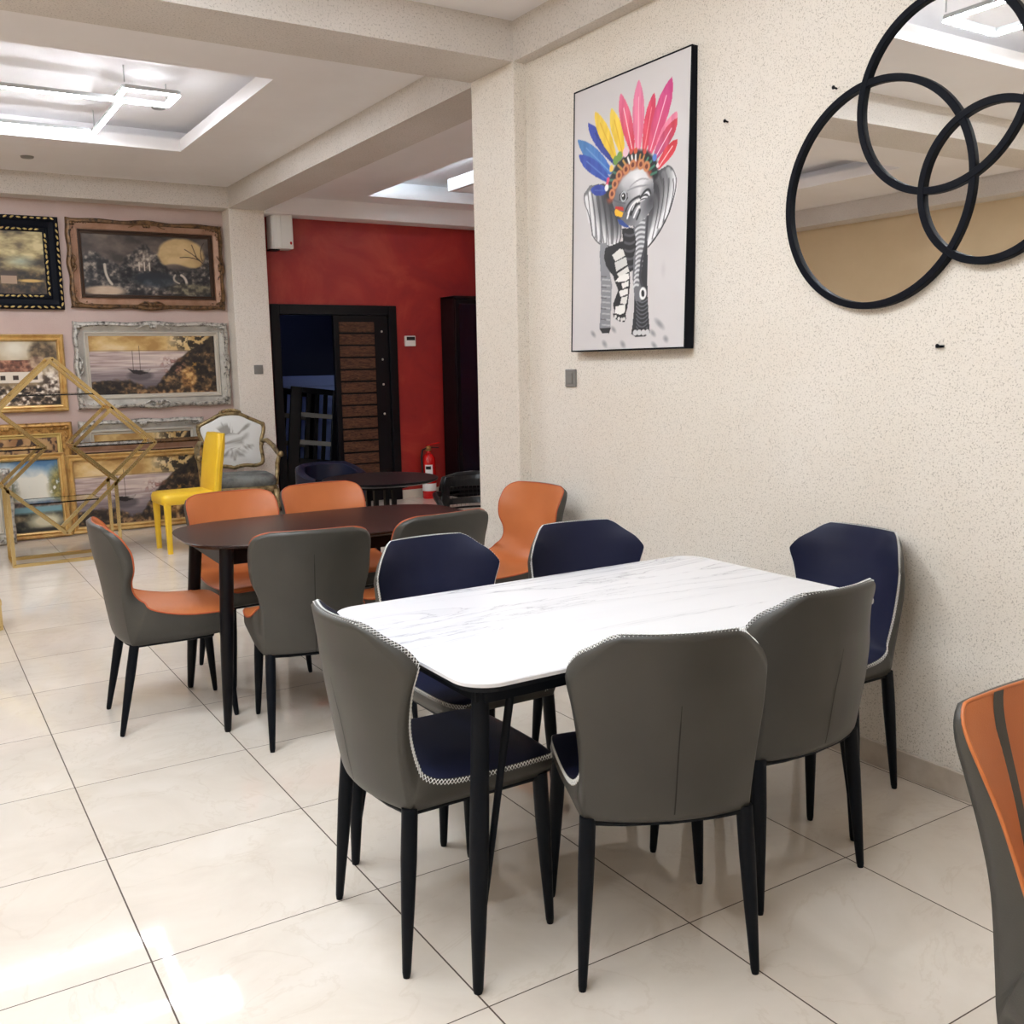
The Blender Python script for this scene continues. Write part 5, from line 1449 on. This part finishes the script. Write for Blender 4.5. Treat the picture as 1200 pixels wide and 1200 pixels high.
# local: x runs along the wall towards the lens, -y off the wall
ka.obj('canvas', ew - .012, eh - .012, ep, y=-.0515, z0=.006)
MB().box(-ew / 2, -.051, 0, ew / 2, -.004, eh).build('canvas_edge', 'black_frame', ep, bevel=.002)
m = MB()
t = .006
m.box(-ew / 2, -.054, 0, ew / 2, -.05, t).box(-ew / 2, -.054, eh - t, ew / 2, -.05, eh).box(-ew / 2, -.054, t, -ew / 2 + t, -.05, eh - t).box(ew / 2 - t, -.054, t, ew / 2, -.05, eh - t)
m.build('frame_lip', 'black_frame', ep)

# ------------------------------------------------------------------ three ring mirror
mr = thing('wall_mirror', 'mirror of three interlocking round black rings on the cream wall', 'mirror', (XW, 2.0, 1.6), 0)
RGS = [(2.201, 1.959, .359), (1.967, 2.230, .2914), (1.787, 1.937, .2281)]
for i, (cy, cz_, r) in enumerate(RGS):
    y, z = cy - 2.0, cz_ - 1.6
    n = 96
    def circ(rr, x): return [(x - .0015 * i, y + rr * math.cos(2 * PI * k / n), z + rr * math.sin(2 * PI * k / n)) for k in range(n)]
    L = [circ(r + .0115, -.004), circ(r + .0115, -.030), circ(r + .0095, -.032), circ(r - .0095, -.032), circ(r - .0115, -.030), circ(r - .0115, -.004)]
    MB().rings(L + [L[0]], cap=False).build('ring_frame', 'black_frame', mr, smooth=True, sharp=30)
    MB().rings([circ(r, -.006), circ(r, -.018)]).build('mirror_glass', 'mirror_silver', mr)

# ------------------------------------------------------------------ small wall things
def switch(label, cat, loc, rot):
    r = thing('light_switch', label, cat, loc, rot)
    MB().box(-.043, -.010, -.043, .043, 0, .043).build('plate', 'grey_plastic', r, bevel=.003)
    MB().box(-.020, -.015, -.026, .020, -.010, .026).build('rocker', 'grey_plastic', r, bevel=.002)
    return r
switch('grey square light switch on the cream wall below the elephant canvas', 'switch', (XW, 3.952, 1.354), (0, 0, -PI / 2))
switch('grey square light switch on the white pillar beside the doorway', 'switch', (2.995, 9.38, 1.419), (0, 0, 0))
th_ = thing('thermostat', 'small white control with a dark display on the red wall beside the door', 'control', (4.715, YR, 1.69))
MB().box(-.062, -.028, -.055, .062, 0, .055).build('case', 'white_plastic', th_, bevel=.006)
MB().box(-.045, -.0295, .008, .052, -.027, .045).build('display', 'black_plastic', th_)
for i, (y, z, lab) in enumerate(((2.902, 2.337, 'small dark nail in the cream wall between elephant canvas and mirror'), (2.383, 2.338, 'small dark nail in the cream wall above the biggest mirror ring'), (1.942, 1.458, 'small dark hook in the cream wall under the mirror'))):
    r = thing('wall_nail' if i < 2 else 'wall_hook', lab, 'nail' if i < 2 else 'hook', (XW, y, z))
    MB().tube([(0, 0, 0), (-.016, 0, .002)], .0035, 8).blob((-.017, 0, .002), (.005, .007, .007)).build('shank', 'black_metal', r, smooth=True)
    if i == 2: MB().box(-.006, -.014, -.004, 0, .014, .004).build('plate', 'black_metal', r)
# white unit mounted at the top of the red wall
ac = thing('wall_unit', 'white boxy wall unit with one rounded edge, mounted high where red wall meets pillar', 'wall unit', (3.315, YR, 2.570))
o = [(-.085, -.16), (-.10, -.14), (-.105, -.10), (-.105, 0), (.105, 0), (.105, -.17), (-.05, -.17)]
MB().prism(o, .0, .33).build('body', 'white_plastic', ac, bevel=.010)
MB().box(-.02, -.178, .02, .095, -.170, .315).build('front_panel', 'white_plastic', ac, bevel=.004)
MB().blob((.075, -.179, .055), (.011, .003, .015)).build('badge', 'extinguisher_red', ac)
MB().box(-.11, -.12, -.012, -.02, 0, 0).box(-.11, -.12, .33, -.02, 0, .342).build('bracket', 'black_metal', ac)
# fire extinguisher
fe = thing('fire_extinguisher', 'red fire extinguisher on the floor against the red wall', 'extinguisher', (4.83, 9.43, 0))
MB().lathe([(.03, 0), (.068, 0), (.074, .012), (.074, .40), (.068, .44), (.045, .475), (.026, .49), (.022, .52)], 28).build('cylinder', 'extinguisher_red', fe, smooth=True, sharp=40)
MB().lathe([(.0745, .085), (.0748, .086), (.0748, .165), (.0745, .166)], 28).build('lower_label', 'white_card', fe, smooth=True)
def band(z0, z1, a0, a1, r=.0752):
    P = np.array([[(r * math.cos(a), r * math.sin(a), z) for a in np.linspace(a0, a1, 10)] for z in (z0, z1)])
    return MB().grid(P)
band(.23, .37, -2.6, -1.5).build('white_label', 'white_card', fe); band(.32, .355, -2.5, -1.75, .0757).build('black_label', 'black_plastic', fe)
MB().lathe([(.024, .515), (.03, .52), (.03, .555), (.015, .565), (.01, .58)], 16).build('valve', 'gilt', fe, smooth=True, sharp=40)
MB().bar((-.02, 0, .575), (.13, -.01, .60), .022, .012).build('lever', 'extinguisher_red', fe); MB().bar((.0, 0, .555), (.12, -.01, .545), .02, .01).build('handle', 'black_plastic', fe)
MB().tube([(-.03, 0, .545), (-.075, -.01, .53), (-.092, -.015, .46), (-.09, -.02, .30), (-.088, -.02, .2)], .011, 8).build('hose', 'black_plastic', fe, smooth=True)

# dark glazed bookcase at the end of the red wall
bk = thing('bookcase', 'tall black glass-fronted bookcase against the red wall by the pillar', 'bookcase', (5.56, YR - .005, 0))
MB().box(-.46, -.30, .0, -.435, 0, 2.15).box(.435, -.30, 0, .46, 0, 2.15).box(-.46, -.30, 2.12, .46, 0, 2.155).box(-.46, -.30, 0, .46, 0, .08).box(-.46, -.02, 0, .46, 0, 2.15).build('carcass', 'black_satin', bk, bevel=.004)
for z in (.5, .92, 1.34, 1.76): MB().box(-.435, -.28, z, .435, -.02, z + .022).build('shelf', 'black_satin', bk)
for x0, x1 in ((-.455, -.003), (.003, .455)):
    m = MB(); w_ = .045
    m.box(x0, -.325, .085, x0 + w_, -.302, 2.115).box(x1 - w_, -.325, .085, x1, -.302, 2.115).box(x0 + w_, -.325, .085, x1 - w_, -.302, .13).box(x0 + w_, -.325, 2.07, x1 - w_, -.302, 2.115)
    dr = m.build('door', 'black_satin', bk, bevel=.002)
    MB().box(x0 + w_, -.316, .13, x1 - w_, -.312, 2.07).build('glass', 'blue_glass', dr)

# things seen in the store through the doorway
sb = thing('board', 'board tinted pale blue for bluish light, behind the dark slatted frames in the doorway', 'board', (3.80, 10.55, 0), (math.radians(-4), 0, 0))
MB().box(-.46, -.03, 0, .46, .0, 1.30).build('panel', 'blue_lit_board', sb, bevel=.006)
MB().box(-.47, -.038, 1.22, .47, .008, 1.34).build('top_fold', 'blue_lit_board', sb, bevel=.008)
GSF = 'dark slatted frames leaning in the store'
def slat_frame(loc, rot, lab):
    r = thing('slatted_frame', lab, 'frame', loc, rot, GSF)
    m = MB(); m.box(-.29, -.02, 0, -.17, .02, 1.22).box(.17, -.02, 0, .29, .02, 1.22).box(-.17, -.02, 1.16, .17, .02, 1.22).box(-.17, -.02, 0, .17, .02, .45)
    m.build('frame', 'black_satin', r, bevel=.005)
    for z in (.60, .90): MB().box(-.17, -.012, z, .17, .012, z + .05).build('rail', 'grey_plastic', r)
    for x in (-.09, 0, .09): MB().box(x - .022, -.01, .45, x + .022, .008, 1.16).build('slat', 'black_satin', r)
    return r
slat_frame((3.74, 10.08, 0), (math.radians(-8), math.radians(7), math.radians(-8)), 'dark slatted frame leaning in the doorway, nearer one')
slat_frame((3.52, 10.24, 0), (math.radians(-7), math.radians(9), math.radians(6)), 'dark slatted frame leaning in the doorway, behind another')
cb = thing('storage_crate', 'blue grey crate low in the dark store beyond the doorway', 'crate', (3.87, 9.86, 0))
MB().box(-.085, -.08, 0, .085, .08, .40).build('box', 'grey_plastic', cb, bevel=.01); MB().box(-.09, -.085, .40, .09, .085, .43).build('lid', 'grey_plastic', cb, bevel=.006)

# ------------------------------------------------------------------ lamps
def led_ring(root, name, x0, y0, x1, y1, z, mat='led_white', w_=.028):
    m = MB(); h = MB()
    for p, q_ in (((x0, y0), (x1, y0)), ((x1, y0), (x1, y1)), ((x1, y1), (x0, y1)), ((x0, y1), (x0, y0))):
        m.bar((p[0], p[1], z - .012), (q_[0], q_[1], z - .012), w_, .007)
        h.bar((p[0], p[1], z + .003), (q_[0], q_[1], z + .003), w_ + .005, .024)
    o = h.build(name, 'light_grey_plastic', root)
    m.build('diffuser', mat, o)
def ceiling_lamp(label, loc, ztop, ringsxy, mat='led_white'):
    r = thing('ceiling_light', label, 'lamp', loc, 0, 'ceiling lights of glowing rectangles')
    for k, (x0, y0, x1, y1, z) in enumerate(ringsxy):
        led_ring(r, 'light_ring', x0, y0, x1, y1, z, mat)
        for x, y in ((x0, y0), (x1, y1)):
            MB().tube([(x, y, z + .03), (x, y, ztop)], .004, 6).build('drop_rod', 'light_grey_plastic', r)
    return r
ceiling_lamp('glowing white rectangle lamp in the ceiling tray before the picture wall', (.6, 7.3, 3.16), .13,
             [(-1.3, -.42, .80, .55, -.015), (.78, -.66, 1.10, -.36, .0)], 'led_rear')
ceiling_lamp('glowing white rectangle lamp in the ceiling tray over the marble table side', (.35, 2.5, 3.16), .13,
             [(-1.7, -1.6, .25, .42, .0), (.02, .44, .46, .86, .0)])
def panel(label, loc):  # fill lights added out of view to brighten the rooms and chair backs
    r = thing('added_fill_panel', label, 'lamp', loc, 0, 'added ceiling fill panels out of view')
    MB().box(-.31, -.31, -.012, .31, .31, 0).build('frame', 'white_plastic', r)
    MB().box(-.29, -.29, -.016, .29, .29, -.012).build('diffuser', 'led_fill', r)
emit('led_fill', (1.0, 0.98, 0.96, 1), 9.0)
panel('added square ceiling fill panel over the open floor, out of view', (-1.2, -2.65, ZC))
panel('added square ceiling fill panel before the red wall, out of view', (5.4, 5.2, 3.05))
panel('added square ceiling fill panel beside the far side wall, out of view', (-3.1, .8, ZC))
emit('led_store_fill', (0.30, 0.42, 1.0, 1), 5.0)
r = thing('added_store_lamp', 'small blue lamp added unseen on the ceiling of the dark store', 'lamp', (3.75, 10.4, 2.6))  # unseen lamp, added to give the store a dim bluish light
MB().box(-.3, -.05, -.04, .3, .05, 0).build('diffuser', 'led_store_fill', r)
# cool strip in the recess of the right hand tray
r = thing('cove_strip', 'cool white strip light hidden in the ceiling tray before the red wall', 'lamp', (4.3, 7.3, 3.146))
MB().box(-.42, -1.7, 0, -.40, 1.6, .02).build('strip', 'led_cool', r)
MB().box(-.42, -1.95, 0, 1.8, -1.93, .02).build('strip', 'led_cool', r)
for lab, loc in (('small round ceiling hook plate inside the lit tray', (1.79, 7.55, ZC + .19)), ('small round ceiling hook plate beside the lit tray, near the picture wall', (1.05, 8.75, ZC))):
    r = thing('ceiling_plate', lab, 'ceiling plate', loc)
    MB().lathe([(.005, -.014), (.045, -.012), (.05, 0), (.005, 0)], 20).build('disc', 'grey_plastic', r, smooth=True, sharp=40)

# ------------------------------------------------------------------ world and view
wd = bpy.data.worlds.new('world'); SC.world = wd; wd.use_nodes = True
wd.node_tree.nodes['Background'].inputs['Color'].default_value = (0.6, 0.65, 0.75, 1)
wd.node_tree.nodes['Background'].inputs['Strength'].default_value = 0.05
vs_ = SC.view_settings
SC.display_settings.display_device = 'sRGB'
vs_.view_transform = 'Standard'; vs_.look = 'None'; vs_.gamma = 1.0; vs_.use_curve_mapping = False
vs_.exposure = 1.0
SC.cycles.max_bounces = 10; SC.cycles.diffuse_bounces = 5; SC.cycles.glossy_bounces = 5
SC.cycles.use_denoising = True
SC.cycles.sample_clamp_indirect = 8.0
